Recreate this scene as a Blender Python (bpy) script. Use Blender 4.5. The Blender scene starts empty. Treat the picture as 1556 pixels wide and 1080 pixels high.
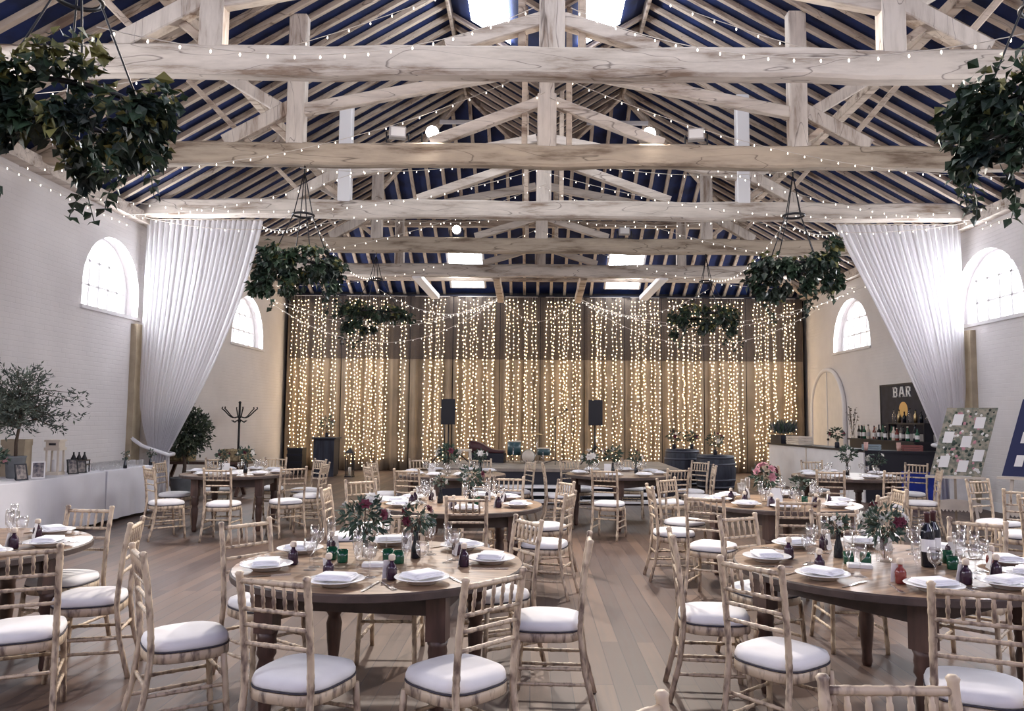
import bpy, bmesh, math, random
from math import sin, cos, pi, radians, sqrt, atan2, hypot
from mathutils import Vector, Matrix

random.seed(7)
SC = bpy.context.scene
COL = SC.collection
V = Vector
IDX = {}          # parent name -> children, for copying things

# ------------------------------------------------------------------ mesh builder
class MB:
    def __init__(s): s.v = []; s.f = []; s.m = []; s.sm = []; s.cur = 0
    def mat(s, i): s.cur = i; return s
    def add(s, vs, fs, smooth=False):
        b = len(s.v); s.v += [tuple(p) for p in vs]
        for f in fs: s.f.append(tuple(b + i for i in f)); s.m.append(s.cur); s.sm.append(smooth)
    def box(s, lo, hi):
        x0, y0, z0 = lo; x1, y1, z1 = hi
        s.add([(x0,y0,z0),(x1,y0,z0),(x1,y1,z0),(x0,y1,z0),(x0,y0,z1),(x1,y0,z1),(x1,y1,z1),(x0,y1,z1)],
              [(3,2,1,0),(4,5,6,7),(0,1,5,4),(1,2,6,5),(2,3,7,6),(3,0,4,7)])
    def bar(s, a, b, w, h, up=(0,0,1), ch=0.0):
        """square-section timber from a to b, width w across, height h along up"""
        a = V(a); b = V(b); d = (b - a).normalized(); u = V(up); u = (u - d * u.dot(d)).normalized(); r = d.cross(u)
        if ch <= 0:
            sec = [(-w/2,-h/2),(w/2,-h/2),(w/2,h/2),(-w/2,h/2)]
        else:
            c = ch
            sec = [(-w/2+c,-h/2),(w/2-c,-h/2),(w/2,-h/2+c),(w/2,h/2-c),(w/2-c,h/2),(-w/2+c,h/2),(-w/2,h/2-c),(-w/2,-h/2+c)]
        n = len(sec)
        vs = [a + r*x + u*y for x, y in sec] + [b + r*x + u*y for x, y in sec]
        fs = [(i, (i+1) % n, n + (i+1) % n, n + i) for i in range(n)] + [tuple(range(n))[::-1], tuple(range(n, 2*n))]
        s.add(vs, fs)
    def tube(s, pts, rad, n=8, cap=True, closed=False):
        pts = [V(p) for p in pts]; N = len(pts)
        rs = [rad] * N if not hasattr(rad, '__len__') else rad
        vs = []; ref = V((0,0,1)) if abs((pts[1]-pts[0]).normalized().z) < .95 else V((1,0,0))
        prev = None
        for i, p in enumerate(pts):
            if closed: d = pts[(i+1) % N] - pts[i-1]
            else: d = pts[min(i+1, N-1)] - pts[max(i-1, 0)]
            d = d.normalized() if d.length > 1e-9 else V((0,0,1))
            u = (ref - d * ref.dot(d)) if prev is None else (prev - d * prev.dot(d))
            if u.length < 1e-6: u = d.orthogonal()
            u.normalize(); prev = u; r = d.cross(u)
            for k in range(n):
                a = 2*pi*k/n; vs.append(p + (u*cos(a) + r*sin(a)) * rs[i])
        fs = []
        for i in range(N if closed else N-1):
            j = (i+1) % N
            for k in range(n): fs.append((i*n+k, i*n+(k+1) % n, j*n+(k+1) % n, j*n+k))
        if cap and not closed: fs += [tuple(range(n))[::-1], tuple(range((N-1)*n, N*n))]
        s.add(vs, fs, True)
    def lathe(s, prof, n=20, c=(0,0,0), capb=True, capt=True):
        """prof: list of (r, z)"""
        vs = []
        for r, z in prof:
            for k in range(n): a = 2*pi*k/n; vs.append((c[0]+r*cos(a), c[1]+r*sin(a), c[2]+z))
        fs = []
        for i in range(len(prof)-1):
            for k in range(n): fs.append((i*n+k, i*n+(k+1) % n, (i+1)*n+(k+1) % n, (i+1)*n+k))
        if capb: fs.append(tuple(range(n))[::-1])
        if capt: fs.append(tuple(range((len(prof)-1)*n, len(prof)*n)))
        s.add(vs, fs, True)
    def ball(s, c, r, n=6, m=4, sq=(1,1,1)):
        prof = []
        vs = []; fs = []
        for i in range(m+1):
            t = pi * i / m
            for k in range(n):
                a = 2*pi*k/n; vs.append((c[0]+r*sq[0]*sin(t)*cos(a), c[1]+r*sq[1]*sin(t)*sin(a), c[2]-r*sq[2]*cos(t)))
        for i in range(m):
            for k in range(n): fs.append((i*n+k, i*n+(k+1) % n, (i+1)*n+(k+1) % n, (i+1)*n+k))
        s.add(vs, fs, True)
    def octa(s, c, r):
        x, y, z = c
        s.add([(x+r,y,z),(x,y+r,z),(x-r,y,z),(x,y-r,z),(x,y,z+r*1.3),(x,y,z-r*1.3)],
              [(0,1,4),(1,2,4),(2,3,4),(3,0,4),(1,0,5),(2,1,5),(3,2,5),(0,3,5)], True)
    def leaf(s, p, d, L, W, n):
        """one folded five-point leaf from p along d"""
        d = V(d).normalized(); nn = V(n); side = d.cross(nn)
        if side.length < 1e-4: side = d.orthogonal()
        side.normalize(); nn = side.cross(d)
        p = V(p)
        s.add([p, p + d*L*.45 + side*W*.5 + nn*W*.18, p + d*L - nn*W*.15, p + d*L*.45 - side*W*.5 + nn*W*.18, p + d*L*.5],
              [(0,1,4),(1,2,4),(2,3,4),(3,0,4)])
    def mesh(s, name, mats, smooth=None):
        me = bpy.data.meshes.new(name); me.from_pydata(s.v, [], s.f)
        for m in (mats if isinstance(mats, (list, tuple)) else [mats]): me.materials.append(m)
        me.polygons.foreach_set('material_index', s.m)
        me.polygons.foreach_set('use_smooth', s.sm if smooth is None else [smooth]*len(s.f))
        me.update(); return me
    def build(s, name, mats, parent=None, loc=(0,0,0), smooth=None):
        return put(name, s.mesh(name, mats, smooth), parent, loc)

def put(name, me, parent=None, loc=(0,0,0), rot=None):
    o = bpy.data.objects.new(name, me); COL.objects.link(o); o.location = loc
    if rot is not None: o.rotation_euler = rot
    if parent is not None:
        o.parent = parent; IDX.setdefault(parent.name, []).append(o)
    return o
def tag(o, label=None, cat=None, group=None, kind=None):
    if label: o['label'] = label
    if cat: o['category'] = cat
    if group: o['group'] = group
    if kind: o['kind'] = kind
    return o
def thing(name, label, cat, loc=(0,0,0), rz=0.0, group=None):
    o = bpy.data.objects.new(name, None); COL.objects.link(o); o.empty_display_size = .1
    o.location = loc; o.rotation_euler = (0,0,rz)
    return tag(o, label, cat, group)
def structure(name, loc=(0,0,0)):
    o = bpy.data.objects.new(name, None); COL.objects.link(o); o.location = loc; o['kind'] = 'structure'; return o
def dup(src, loc=None, rz=None, label=None, group=None, parent=None):
    c = src.copy(); COL.objects.link(c)
    if parent is not None: c.parent = parent; IDX.setdefault(parent.name, []).append(c)
    if loc is not None: c.location = loc
    if rz is not None: c.rotation_euler = (0,0,rz)
    if label: c['label'] = label
    if group: c['group'] = group
    for k in IDX.get(src.name, []): dup(k, parent=c)
    return c

# ------------------------------------------------------------------ materials
def mat(name, col, rough=.6, metal=0.0, vary=0.0, scale=6.0, stretch=(1,1,1), col2=None, bump=0.0, spec=None, emit=None, estr=0.0, sheen=0.0, alpha=1.0):
    m = bpy.data.materials.new(name); m.use_nodes = True; nt = m.node_tree; b = nt.nodes['Principled BSDF']
    b.inputs['Base Color'].default_value = (*col, 1); b.inputs['Roughness'].default_value = rough; b.inputs['Metallic'].default_value = metal
    if spec is not None: b.inputs['Specular IOR Level'].default_value = spec
    if sheen: b.inputs['Sheen Weight'].default_value = sheen
    if emit: b.inputs['Emission Color'].default_value = (*emit, 1); b.inputs['Emission Strength'].default_value = estr
    if vary > 0 or col2 or bump:
        tc = nt.nodes.new('ShaderNodeTexCoord'); mp = nt.nodes.new('ShaderNodeMapping'); mp.inputs['Scale'].default_value = stretch
        nz = nt.nodes.new('ShaderNodeTexNoise'); nz.inputs['Scale'].default_value = scale; nz.inputs['Detail'].default_value = 4
        nt.links.new(tc.outputs['Object'], mp.inputs['Vector']); nt.links.new(mp.outputs['Vector'], nz.inputs['Vector'])
        if vary > 0 or col2:
            cr = nt.nodes.new('ShaderNodeValToRGB')
            c2 = col2 if col2 else tuple(max(0, c*(1-vary)) for c in col); c1 = col if col2 else tuple(min(1, c*(1+vary*.5)) for c in col)
            cr.color_ramp.elements[0].position = .36; cr.color_ramp.elements[1].position = .62
            cr.color_ramp.elements[0].color = (*c2, 1); cr.color_ramp.elements[1].color = (*c1, 1)
            nt.links.new(nz.outputs['Fac'], cr.inputs['Fac']); nt.links.new(cr.outputs['Color'], b.inputs['Base Color'])
        if bump:
            bp = nt.nodes.new('ShaderNodeBump'); bp.inputs['Strength'].default_value = bump; bp.inputs['Distance'].default_value = .02
            nt.links.new(nz.outputs['Fac'], bp.inputs['Height']); nt.links.new(bp.outputs['Normal'], b.inputs['Normal'])
    return m

def mat_planks():
    m = bpy.data.materials.new('floor planks'); m.use_nodes = True; nt = m.node_tree; N = nt.nodes; L = nt.links; b = N['Principled BSDF']
    tc = N.new('ShaderNodeTexCoord'); mp = N.new('ShaderNodeMapping'); mp.inputs['Rotation'].default_value = (0,0,pi/2)
    br = N.new('ShaderNodeTexBrick'); br.offset = .37; br.inputs['Scale'].default_value = 1.0; br.inputs['Brick Width'].default_value = 2.4; br.inputs['Row Height'].default_value = .125
    br.inputs['Mortar Size'].default_value = .0035; br.inputs['Mortar Smooth'].default_value = .3
    br.inputs['Color1'].default_value = (.135,.088,.066,1); br.inputs['Color2'].default_value = (.066,.043,.038,1); br.inputs['Mortar'].default_value = (.045,.032,.032,1)
    L.new(tc.outputs['Object'], mp.inputs['Vector']); L.new(mp.outputs['Vector'], br.inputs['Vector'])
    mp2 = N.new('ShaderNodeMapping'); mp2.inputs['Scale'].default_value = (14, .9, 1); L.new(tc.outputs['Object'], mp2.inputs['Vector'])
    nz = N.new('ShaderNodeTexNoise'); nz.inputs['Scale'].default_value = 2.2; nz.inputs['Detail'].default_value = 6; L.new(mp2.outputs['Vector'], nz.inputs['Vector'])
    nb = N.new('ShaderNodeTexNoise'); nb.inputs['Scale'].default_value = .8; nb.inputs['Detail'].default_value = 3; L.new(tc.outputs['Object'], nb.inputs['Vector'])
    mx = N.new('ShaderNodeMixRGB'); mx.blend_type = 'OVERLAY'; mx.inputs['Fac'].default_value = .55; L.new(br.outputs['Color'], mx.inputs['Color1']); L.new(nz.outputs['Fac'], mx.inputs['Color2'])
    mx2 = N.new('ShaderNodeMixRGB'); mx2.blend_type = 'OVERLAY'; mx2.inputs['Fac'].default_value = .45; L.new(mx.outputs['Color'], mx2.inputs['Color1']); L.new(nb.outputs['Fac'], mx2.inputs['Color2'])
    L.new(mx2.outputs['Color'], b.inputs['Base Color'])
    rr = N.new('ShaderNodeMapRange'); rr.inputs['To Min'].default_value = .36; rr.inputs['To Max'].default_value = .6; b.inputs['Specular IOR Level'].default_value = .32; L.new(nz.outputs['Fac'], rr.inputs['Value']); L.new(rr.outputs['Result'], b.inputs['Roughness'])
    bp = N.new('ShaderNodeBump'); bp.inputs['Strength'].default_value = .25; bp.inputs['Distance'].default_value = .004; bp.invert = True
    L.new(br.outputs['Fac'], bp.inputs['Height']); L.new(bp.outputs['Normal'], b.inputs['Normal'])
    return m

def mat_brick(name, col):
    m = bpy.data.materials.new(name); m.use_nodes = True; nt = m.node_tree; N = nt.nodes; L = nt.links; b = N['Principled BSDF']
    tc = N.new('ShaderNodeTexCoord'); sx = N.new('ShaderNodeSeparateXYZ'); cx = N.new('ShaderNodeCombineXYZ'); L.new(tc.outputs['Object'], sx.inputs[0])
    ad = N.new('ShaderNodeMath'); ad.operation = 'ADD'; L.new(sx.outputs['X'], ad.inputs[0]); L.new(sx.outputs['Y'], ad.inputs[1])
    L.new(ad.outputs[0], cx.inputs['X']); L.new(sx.outputs['Z'], cx.inputs['Y'])
    br = N.new('ShaderNodeTexBrick'); br.inputs['Scale'].default_value = 1; br.inputs['Brick Width'].default_value = .23; br.inputs['Row Height'].default_value = .077; br.inputs['Mortar Size'].default_value = .006; br.inputs['Mortar Smooth'].default_value = .6
    L.new(cx.outputs[0], br.inputs['Vector'])
    nz = N.new('ShaderNodeTexNoise'); nz.inputs['Scale'].default_value = 1.3; nz.inputs['Detail'].default_value = 6; L.new(tc.outputs['Object'], nz.inputs['Vector'])
    cr = N.new('ShaderNodeValToRGB'); cr.color_ramp.elements[0].position = .3; cr.color_ramp.elements[1].position = .65
    cr.color_ramp.elements[0].color = (*[c*.9 for c in col], 1); cr.color_ramp.elements[1].color = (*col, 1); L.new(nz.outputs['Fac'], cr.inputs['Fac']); L.new(cr.outputs['Color'], b.inputs['Base Color'])
    b.inputs['Roughness'].default_value = .75
    bp = N.new('ShaderNodeBump'); bp.inputs['Strength'].default_value = .5; bp.inputs['Distance'].default_value = .006; bp.invert = True
    L.new(br.outputs['Fac'], bp.inputs['Height']); L.new(bp.outputs['Normal'], b.inputs['Normal'])
    return m

def mat_timber(name, col, dark, axis=(1,1,1)):
    """old painted timber: pale coat, brown stains and long dark cracks"""
    m = bpy.data.materials.new(name); m.use_nodes = True; nt = m.node_tree; N = nt.nodes; L = nt.links; b = N['Principled BSDF']
    tc = N.new('ShaderNodeTexCoord'); oi = N.new('ShaderNodeObjectInfo'); vm = N.new('ShaderNodeVectorMath'); vm.operation = 'ADD'
    sc = N.new('ShaderNodeVectorMath'); sc.operation = 'SCALE'; sc.inputs['Scale'].default_value = 1.0
    cm = N.new('ShaderNodeCombineXYZ'); mm = N.new('ShaderNodeMath'); mm.operation = 'MULTIPLY'; mm.inputs[1].default_value = 37.0
    L.new(oi.outputs['Random'], mm.inputs[0]); L.new(mm.outputs[0], cm.inputs['X']); L.new(mm.outputs[0], cm.inputs['Z'])
    L.new(tc.outputs['Object'], vm.inputs[0]); L.new(cm.outputs[0], vm.inputs[1])
    mp = N.new('ShaderNodeMapping'); mp.inputs['Scale'].default_value = axis; L.new(vm.outputs[0], mp.inputs['Vector'])
    n1 = N.new('ShaderNodeTexNoise'); n1.inputs['Scale'].default_value = 1.6; n1.inputs['Detail'].default_value = 7; n1.inputs['Roughness'].default_value = .65; L.new(mp.outputs[0], n1.inputs['Vector'])
    cr = N.new('ShaderNodeValToRGB'); e = cr.color_ramp.elements
    e[0].position = .34; e[0].color = (*dark, 1); e[1].position = .60; e[1].color = (*col, 1)
    mid = e.new(.47); mid.color = (*[c*.78 + d*.1 for c, d in zip(col, dark)], 1)
    L.new(n1.outputs['Fac'], cr.inputs['Fac'])
    n2 = N.new('ShaderNodeTexNoise'); n2.inputs['Scale'].default_value = 1.1; n2.inputs['Detail'].default_value = 2; n2.inputs['Distortion'].default_value = .25; L.new(mp.outputs[0], n2.inputs['Vector'])
    c2 = N.new('ShaderNodeValToRGB'); c2.color_ramp.elements[0].position = .494; c2.color_ramp.elements[0].color = (1,1,1,1); c2.color_ramp.elements[1].position = .504; c2.color_ramp.elements[1].color = (1,1,1,1)
    k = c2.color_ramp.elements.new(.4995); k.color = (.10,.07,.07,1); L.new(n2.outputs['Fac'], c2.inputs['Fac'])
    mx = N.new('ShaderNodeMixRGB'); mx.blend_type = 'MULTIPLY'; mx.inputs['Fac'].default_value = .8; L.new(cr.outputs['Color'], mx.inputs['Color1']); L.new(c2.outputs['Color'], mx.inputs['Color2'])
    L.new(mx.outputs['Color'], b.inputs['Base Color']); b.inputs['Roughness'].default_value = .8
    bp = N.new('ShaderNodeBump'); bp.inputs['Strength'].default_value = .35; bp.inputs['Distance'].default_value = .015; L.new(n1.outputs['Fac'], bp.inputs['Height']); L.new(bp.outputs['Normal'], b.inputs['Normal'])
    return m

def mat_glass(name, tint=(1,1,1), w=.13):
    m = bpy.data.materials.new(name); m.use_nodes = True; nt = m.node_tree; N = nt.nodes; L = nt.links
    N.remove(N['Principled BSDF']); out = N['Material Output']
    tr = N.new('ShaderNodeBsdfTransparent'); tr.inputs['Color'].default_value = (*tint, 1); gl = N.new('ShaderNodeBsdfGlossy'); gl.inputs['Roughness'].default_value = .06
    lw = N.new('ShaderNodeLayerWeight'); lw.inputs['Blend'].default_value = .35; mr = N.new('ShaderNodeMapRange'); mr.inputs['To Min'].default_value = w*.5; mr.inputs['To Max'].default_value = .75
    L.new(lw.outputs['Facing'], mr.inputs['Value']); mx = N.new('ShaderNodeMixShader'); L.new(mr.outputs['Result'], mx.inputs['Fac'])
    L.new(tr.outputs[0], mx.inputs[1]); L.new(gl.outputs[0], mx.inputs[2]); L.new(mx.outputs[0], out.inputs['Surface'])
    return m

def mat_voile(name, col, thin=.18, trans=.5):
    m = bpy.data.materials.new(name); m.use_nodes = True; nt = m.node_tree; N = nt.nodes; L = nt.links
    N.remove(N['Principled BSDF']); out = N['Material Output']
    df = N.new('ShaderNodeBsdfDiffuse'); df.inputs['Color'].default_value = (*col, 1); tl = N.new('ShaderNodeBsdfTranslucent'); tl.inputs['Color'].default_value = (*col, 1)
    tp = N.new('ShaderNodeBsdfTransparent'); a = N.new('ShaderNodeMixShader'); a.inputs['Fac'].default_value = trans; c = N.new('ShaderNodeMixShader'); c.inputs['Fac'].default_value = thin
    L.new(df.outputs[0], a.inputs[1]); L.new(tl.outputs[0], a.inputs[2]); L.new(a.outputs[0], c.inputs[1]); L.new(tp.outputs[0], c.inputs[2]); L.new(c.outputs[0], out.inputs['Surface'])
    return m

M = {}
M['floor'] = mat_planks()
M['wall'] = mat_brick('white painted brick', (.70,.665,.66))
M['beam'] = mat_timber('limewashed tie beam', (.66,.585,.52), (.24,.17,.125), (.5,3,3.2))
M['beamb'] = mat_timber('browner tie beam', (.47,.385,.30), (.17,.12,.085), (.5,3,3.2))
M['post'] = mat_timber('limewashed post', (.64,.57,.51), (.26,.185,.14), (3,3,.5))
M['rafter'] = mat_timber('limewashed rafter', (.55,.45,.365), (.17,.11,.08), (.7,3,3))
M['board'] = mat('navy roof boarding', (.006,.018,.088), .75, vary=.45, scale=3)
M['chair'] = mat('limewashed chair wood', (.56,.44,.32), .45, col2=(.17,.12,.095), scale=34, stretch=(1,1,.35), bump=.1)
_cr = [n for n in M['chair'].node_tree.nodes if n.type == 'VALTORGB'][0]; _cr.color_ramp.elements[0].position = .33; _cr.color_ramp.elements[1].position = .52
M['pad'] = mat('white seat pad', (.78,.76,.77), .85, vary=.06, scale=5)
M['piping'] = mat('dark seam', (.05,.045,.06), .8)
M['tabletop'] = mat('oak table top', (.33,.215,.14), .34, col2=(.15,.095,.065), scale=3.0, stretch=(1.2,9,1), bump=.05)
M['tableleg'] = mat('dark turned oak', (.085,.045,.034), .45, vary=.4, scale=6, stretch=(3,3,.6))
M['tableedge'] = mat('table edge', (.065,.043,.037), .55, vary=.35, scale=8)
M['china'] = mat('white china', (.80,.79,.80), .22)
M['linen'] = mat('white linen', (.80,.79,.82), .9, vary=.05, scale=9)
M['cloth'] = mat('white tablecloth', (.72,.71,.76), .9, vary=.05, scale=2)
M['paper'] = mat('white card', (.80,.78,.77), .8)
M['steel'] = mat('steel', (.62,.61,.62), .25, metal=1)
M['glass'] = mat_glass('clear glass')
M['greenglass'] = mat('green glass', (.010,.075,.038), .08, vary=.3, scale=20)
M['bottle'] = mat('dark wine bottle', (.008,.010,.016), .12)
M['darkfav'] = mat('dark favour bottle', (.035,.014,.03), .2)
M['redfav'] = mat('amber red bottle', (.20,.035,.028), .2)
M['cork'] = mat('pale cap', (.62,.52,.42), .6)
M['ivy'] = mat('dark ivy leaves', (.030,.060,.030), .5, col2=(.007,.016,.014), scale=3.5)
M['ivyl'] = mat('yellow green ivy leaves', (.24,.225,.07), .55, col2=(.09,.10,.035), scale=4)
M['olive'] = mat('olive leaves', (.10,.125,.095), .55, col2=(.025,.038,.036), scale=6)
M['bay'] = mat('bay leaves', (.06,.08,.042), .5, col2=(.012,.024,.022), scale=6)
M['posy'] = mat('posy leaves', (.055,.095,.06), .6, col2=(.015,.034,.028), scale=14)
M['pinkf'] = mat('pink petals', (.52,.24,.28), .7); M['redf'] = mat('burgundy petals', (.13,.018,.04), .7); M['whitef'] = mat('white petals', (.74,.72,.68), .8)
M['stem'] = mat('brown stem', (.075,.05,.035), .8)
M['black'] = mat('black metal', (.004,.004,.008), .5)
M['navy'] = mat('navy black', (.006,.007,.018), .6)
M['drape'] = mat('taupe backdrop drape', (.235,.185,.135), .9, vary=.15, scale=2)
M['overlay'] = mat_voile('dark sheer sheet', (.07,.06,.065), .42, .25)
M['voile'] = mat_voile('white voile', (.88,.87,.90), .10, .55)
M['bulb'] = mat('warm white bulb', (.9,.8,.6), .4, emit=(1,.71,.39), estr=9.0)
M['bulb2'] = mat('soft white bulb', (.9,.85,.8), .4, emit=(1,.90,.78), estr=2.2)
M['wire'] = mat('clear wire', (.60,.54,.48), .5)
M['pane'] = mat('daylit window pane', (.9,.9,.95), .3, emit=(.93,.95,1.0), estr=1.15)
M['sky'] = mat('daylit skylight', (.9,.9,.95), .3, emit=(.88,.93,1.0), estr=11.0)
M['frame'] = mat('white window frame', (.74,.72,.73), .5)
M['door'] = mat('cream door', (.70,.65,.60), .6, vary=.05, scale=4)
M['tan'] = mat('khaki board', (.40,.33,.235), .8, vary=.15, scale=4)
M['hay'] = mat('straw', (.42,.33,.19), .9, col2=(.2,.15,.08), scale=30)
M['stage'] = mat('stage deck', (.20,.165,.14), .5, vary=.3, scale=4)
M['barfront'] = mat('white bar panel', (.84,.82,.83), .6, vary=.05, scale=3)
M['barblack'] = mat('black bar front', (.008,.008,.016), .5)
M['blue'] = mat('blue cloth', (.015,.04,.36), .8, vary=.3, scale=3)
M['chalk'] = mat('chalkboard', (.014,.014,.028), .7, vary=.4, scale=5)
M['brass'] = mat('brass', (.52,.40,.22), .3, metal=1)
M['floral'] = mat('floral panel', (.36,.32,.25), .8, col2=(.13,.15,.12), scale=16)
M['navyboard'] = mat('navy board', (.008,.014,.075), .6)
M['barrel'] = mat('dark stained barrel', (.028,.034,.055), .6, col2=(.010,.012,.024), scale=4, stretch=(5,5,.5))
M['hoop'] = mat('barrel hoop', (.10,.105,.13), .5, metal=.6)
M['maroon'] = mat('maroon leather', (.06,.018,.022), .5)
M['teal'] = mat('teal drum shell', (.04,.085,.10), .35)
M['pinkcup'] = mat('copper pink cup', (.55,.34,.30), .4)
M['pot'] = mat('grey pot', (.16,.17,.18), .7, vary=.2)
M['cream'] = mat('cream wood', (.66,.58,.49), .6, vary=.1, scale=5)
M['lamp'] = mat('lit lamp face', (1,1,1), .3, emit=(1,.95,.88), estr=40)
M['greybox'] = mat('grey lamp housing', (.40,.37,.36), .6)
M['redtin'] = mat('red crate', (.28,.10,.09), .6); M['tealtin'] = mat('pale blue crate', (.28,.36,.40), .6)
M['photo'] = mat('dark photograph', (.05,.045,.06), .3, col2=(.30,.26,.24), scale=22)

# ------------------------------------------------------------------ room
XL, XR, YN, YF, ZW = -7.4, 8.15, -4.0, 23.4, 5.36
RXL, RXR, RZ, VX, VZ, YH = -1.5, 1.95, 8.85, .22, 7.80, 16.8
EL, ER = XL - .1, XR + .1
SL = (RZ - 5.32) / (RXL - EL); SR = (RZ - 5.32) / (ER - RXR); SI = (RZ - VZ) / (VX - RXL); SH = (RZ - 5.32) / (YF - YH)
def roof_z(x, y):
    h = RZ - SH * max(0, y - YH)
    if x < RXL: z = 5.32 + (x - EL) * SL
    elif x < VX: z = RZ - (x - RXL) * SI
    elif x < RXR: z = VZ + (x - VX) * (RZ - VZ) / (RXR - VX)
    else: z = 5.32 + (ER - x) * SR
    return min(z, h)

mb = MB(); mb.box((XL - .4, YN, -.1), (XR + .4, YF + .3, 0)); tag(mb.build('floor', M['floor']), kind='structure')

def arch_loop(c, hw, z0, z1, n=18):
    """(along, z) outline of an arched opening; the springing height follows from the half width"""
    zs = z1 - hw
    if zs < z0 + .05: zs = z0 + .05
    pts = [(c - hw, z0), (c + hw, z0)]
    for i in range(n + 1):
        a = pi * i / n; pts.append((c + hw * cos(a), zs + (z1 - zs) * sin(a)))
    return pts
WIN = {'left': [(13.62, .92), (20.25, 1.12), (6.9, 1.05), (.6, 1.05)], 'right': [(13.95, 1.08), (19.95, 1.15), (7.0, 1.05), (.6, 1.05)]}  # last two on each side are out of view, added for their light
Z0, Z1 = 3.38, 4.68
def side_wall(name, X, out, holes):
    bm = bmesh.new(); edges = []
    def loop(pts):
        vs = [bm.verts.new((X, p[0], p[1])) for p in pts]
        for i in range(len(vs)): edges.append(bm.edges.new((vs[i], vs[(i+1) % len(vs)])))
    loop([(YN, 0), (YF, 0), (YF, ZW), (YN, ZW)])
    for c, hw in holes: loop(arch_loop(c, hw, Z0, Z1)[:])
    bmesh.ops.triangle_fill(bm, use_beauty=True, use_dissolve=False, edges=edges)
    g = bmesh.ops.extrude_face_region(bm, geom=bm.faces[:])
    for v in [x for x in g['geom'] if isinstance(x, bmesh.types.BMVert)]: v.co.x += out * .42
    bmesh.ops.recalc_face_normals(bm, faces=bm.faces[:])
    me = bpy.data.meshes.new(name); bm.to_mesh(me); bm.free(); me.materials.append(M['wall'])
    tag(put(name, me), kind='structure')
side_wall('wall_left', XL, -1, WIN['left']); side_wall('wall_right', XR, 1, WIN['right'])
mb = MB(); mb.box((XL - .4, YF, 0), (XR + .4, YF + .3, ZW)); tag(mb.build('wall_back', M['navy']), kind='structure')

mb = MB(); mb.box((XL - .4, YN - .3, 0), (XR + .4, YN, 4.6)); tag(mb.build('wall_front_light_block', M['wall']), kind='structure')  # unseen wall added behind the camera to cut low frontal light
nwin = 0
for side, X, s in (('left', XL, -1), ('right', XR, 1)):
    for c, hw in WIN[side]:
        nwin += 1
        w = structure('window_%d' % nwin, (X + s*.26, c, 0))
        pts = arch_loop(0, hw - .01, Z0 + .01, Z1 - .01)
        mb = MB(); mb.tube([(0, p[0], p[1]) for p in pts], .045, 6, closed=True)
        bars = [i * hw / 3 for i in range(-2, 3)]
        for b in bars:
            zt = (Z1 - hw) + sqrt(max(0, hw*hw - b*b)); mb.bar((0, b, Z0), (0, b, zt), .04, .03, up=(1,0,0))
        for z in (Z0 + .42, Z0 + .84):
            h2 = hw if z < Z1 - hw else sqrt(max(.01, hw*hw - (z - Z1 + hw)**2)); mb.bar((0, -h2, z), (0, h2, z), .03, .035)
        mb.build('window_frame', M['frame'], w)
        bm = MB(); bm.add([(s*.03, p[0], p[1]) for p in pts], [tuple(range(len(pts)))]); bm.build('window_pane', M['pane'], w)
        mb = MB(); mb.box((-s*.30 if s > 0 else -.02, -hw - .04, Z0 - .06), (.02 if s > 0 else .30, hw + .04, Z0)); mb.build('window_sill', M['frame'], w)

# wall plates (the long timber under the rafters), piers below the sills, skirting
for nm, X, s in (('trim_1', XL, 1), ('trim_2', XR, -1)):
    mb = MB(); mb.bar((X + s*.10, YN, 5.24), (X + s*.10, YF - .05, 5.24), .2, .2); tag(mb.build(nm, M['beam']), kind='structure')
mb = MB(); mb.box((XL, 14.32, 0), (XL + .11, 14.62, 3.25)); tag(mb.build('trim_3', M['tan']), kind='structure')
mb = MB(); mb.box((XR - .11, 14.32, 0), (XR, 14.62, 3.25)); tag(mb.build('trim_4', M['tan']), kind='structure')
for nm, X, s in (('baseboard_left', XL, 1), ('baseboard_right', XR, -1)):
    mb = MB(); mb.box((min(X, X + s*.025), YN, 0), (max(X, X + s*.025), YF, .16)); tag(mb.build(nm, M['frame']), kind='structure')

# arched double door on the right wall
dr = structure('door_1', (XR - .02, 21.5, 0))
mb = MB()
pts = arch_loop(0, 1.12, .02, 2.92, 20)
mb.add([(0, p[0], p[1]) for p in pts] + [(-.03, p[0], p[1]) for p in pts], [tuple(range(len(pts), 2*len(pts)))] + [(i, (i+1) % len(pts), len(pts) + (i+1) % len(pts), len(pts)+i) for i in range(len(pts))])
mb.build('door_leaf', M['door'], dr)
mb = MB(); mb.tube([(-.03, p[0]*1.04, p[1]*1.01) for p in pts[1:]] + [(-.03, pts[0][0]*1.04, .02)], .06, 6); mb.tube([(-.04, 0, .05), (-.04, 0, 2.9)], .012, 5); mb.build('door_frame', M['frame'], dr)
mb = MB(); mb.ball((-.07, -.1, 1.05), .035, 8, 6); mb.build('door_handle', M['black'], dr)

# roof boarding
ce = structure('ceiling')
t = .02
mb = MB()
P = lambda x, y, z: (x, y, z)
a1 = [P(EL, YN, 5.32), P(EL, YF, 5.32), P(RXL, YH, RZ), P(RXL, YN, RZ)]
yv = YH + (RZ - VZ) / SH
a2 = [P(RXL, YN, RZ), P(RXL, YH, RZ), P(VX, yv, VZ), P(VX, YN, VZ)]
a3 = [P(VX, YN, VZ), P(VX, yv, VZ), P(RXR, YH, RZ), P(RXR, YN, RZ)]
a4 = [P(RXR, YN, RZ), P(RXR, YH, RZ), P(ER, YF, 5.32), P(ER, YN, 5.32)]
for q in (a1, a2, a3, a4): mb.add(q, [(0, 1, 2, 3)])
mb.add([P(EL, YF, 5.32), P(ER, YF, 5.32), P(RXR, YH, RZ), P(VX, yv, VZ), P(RXL, YH, RZ)], [(0, 3, 4), (0, 1, 3), (1, 2, 3)])
o = mb.build('roof_boarding', M['board'], ce)
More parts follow.
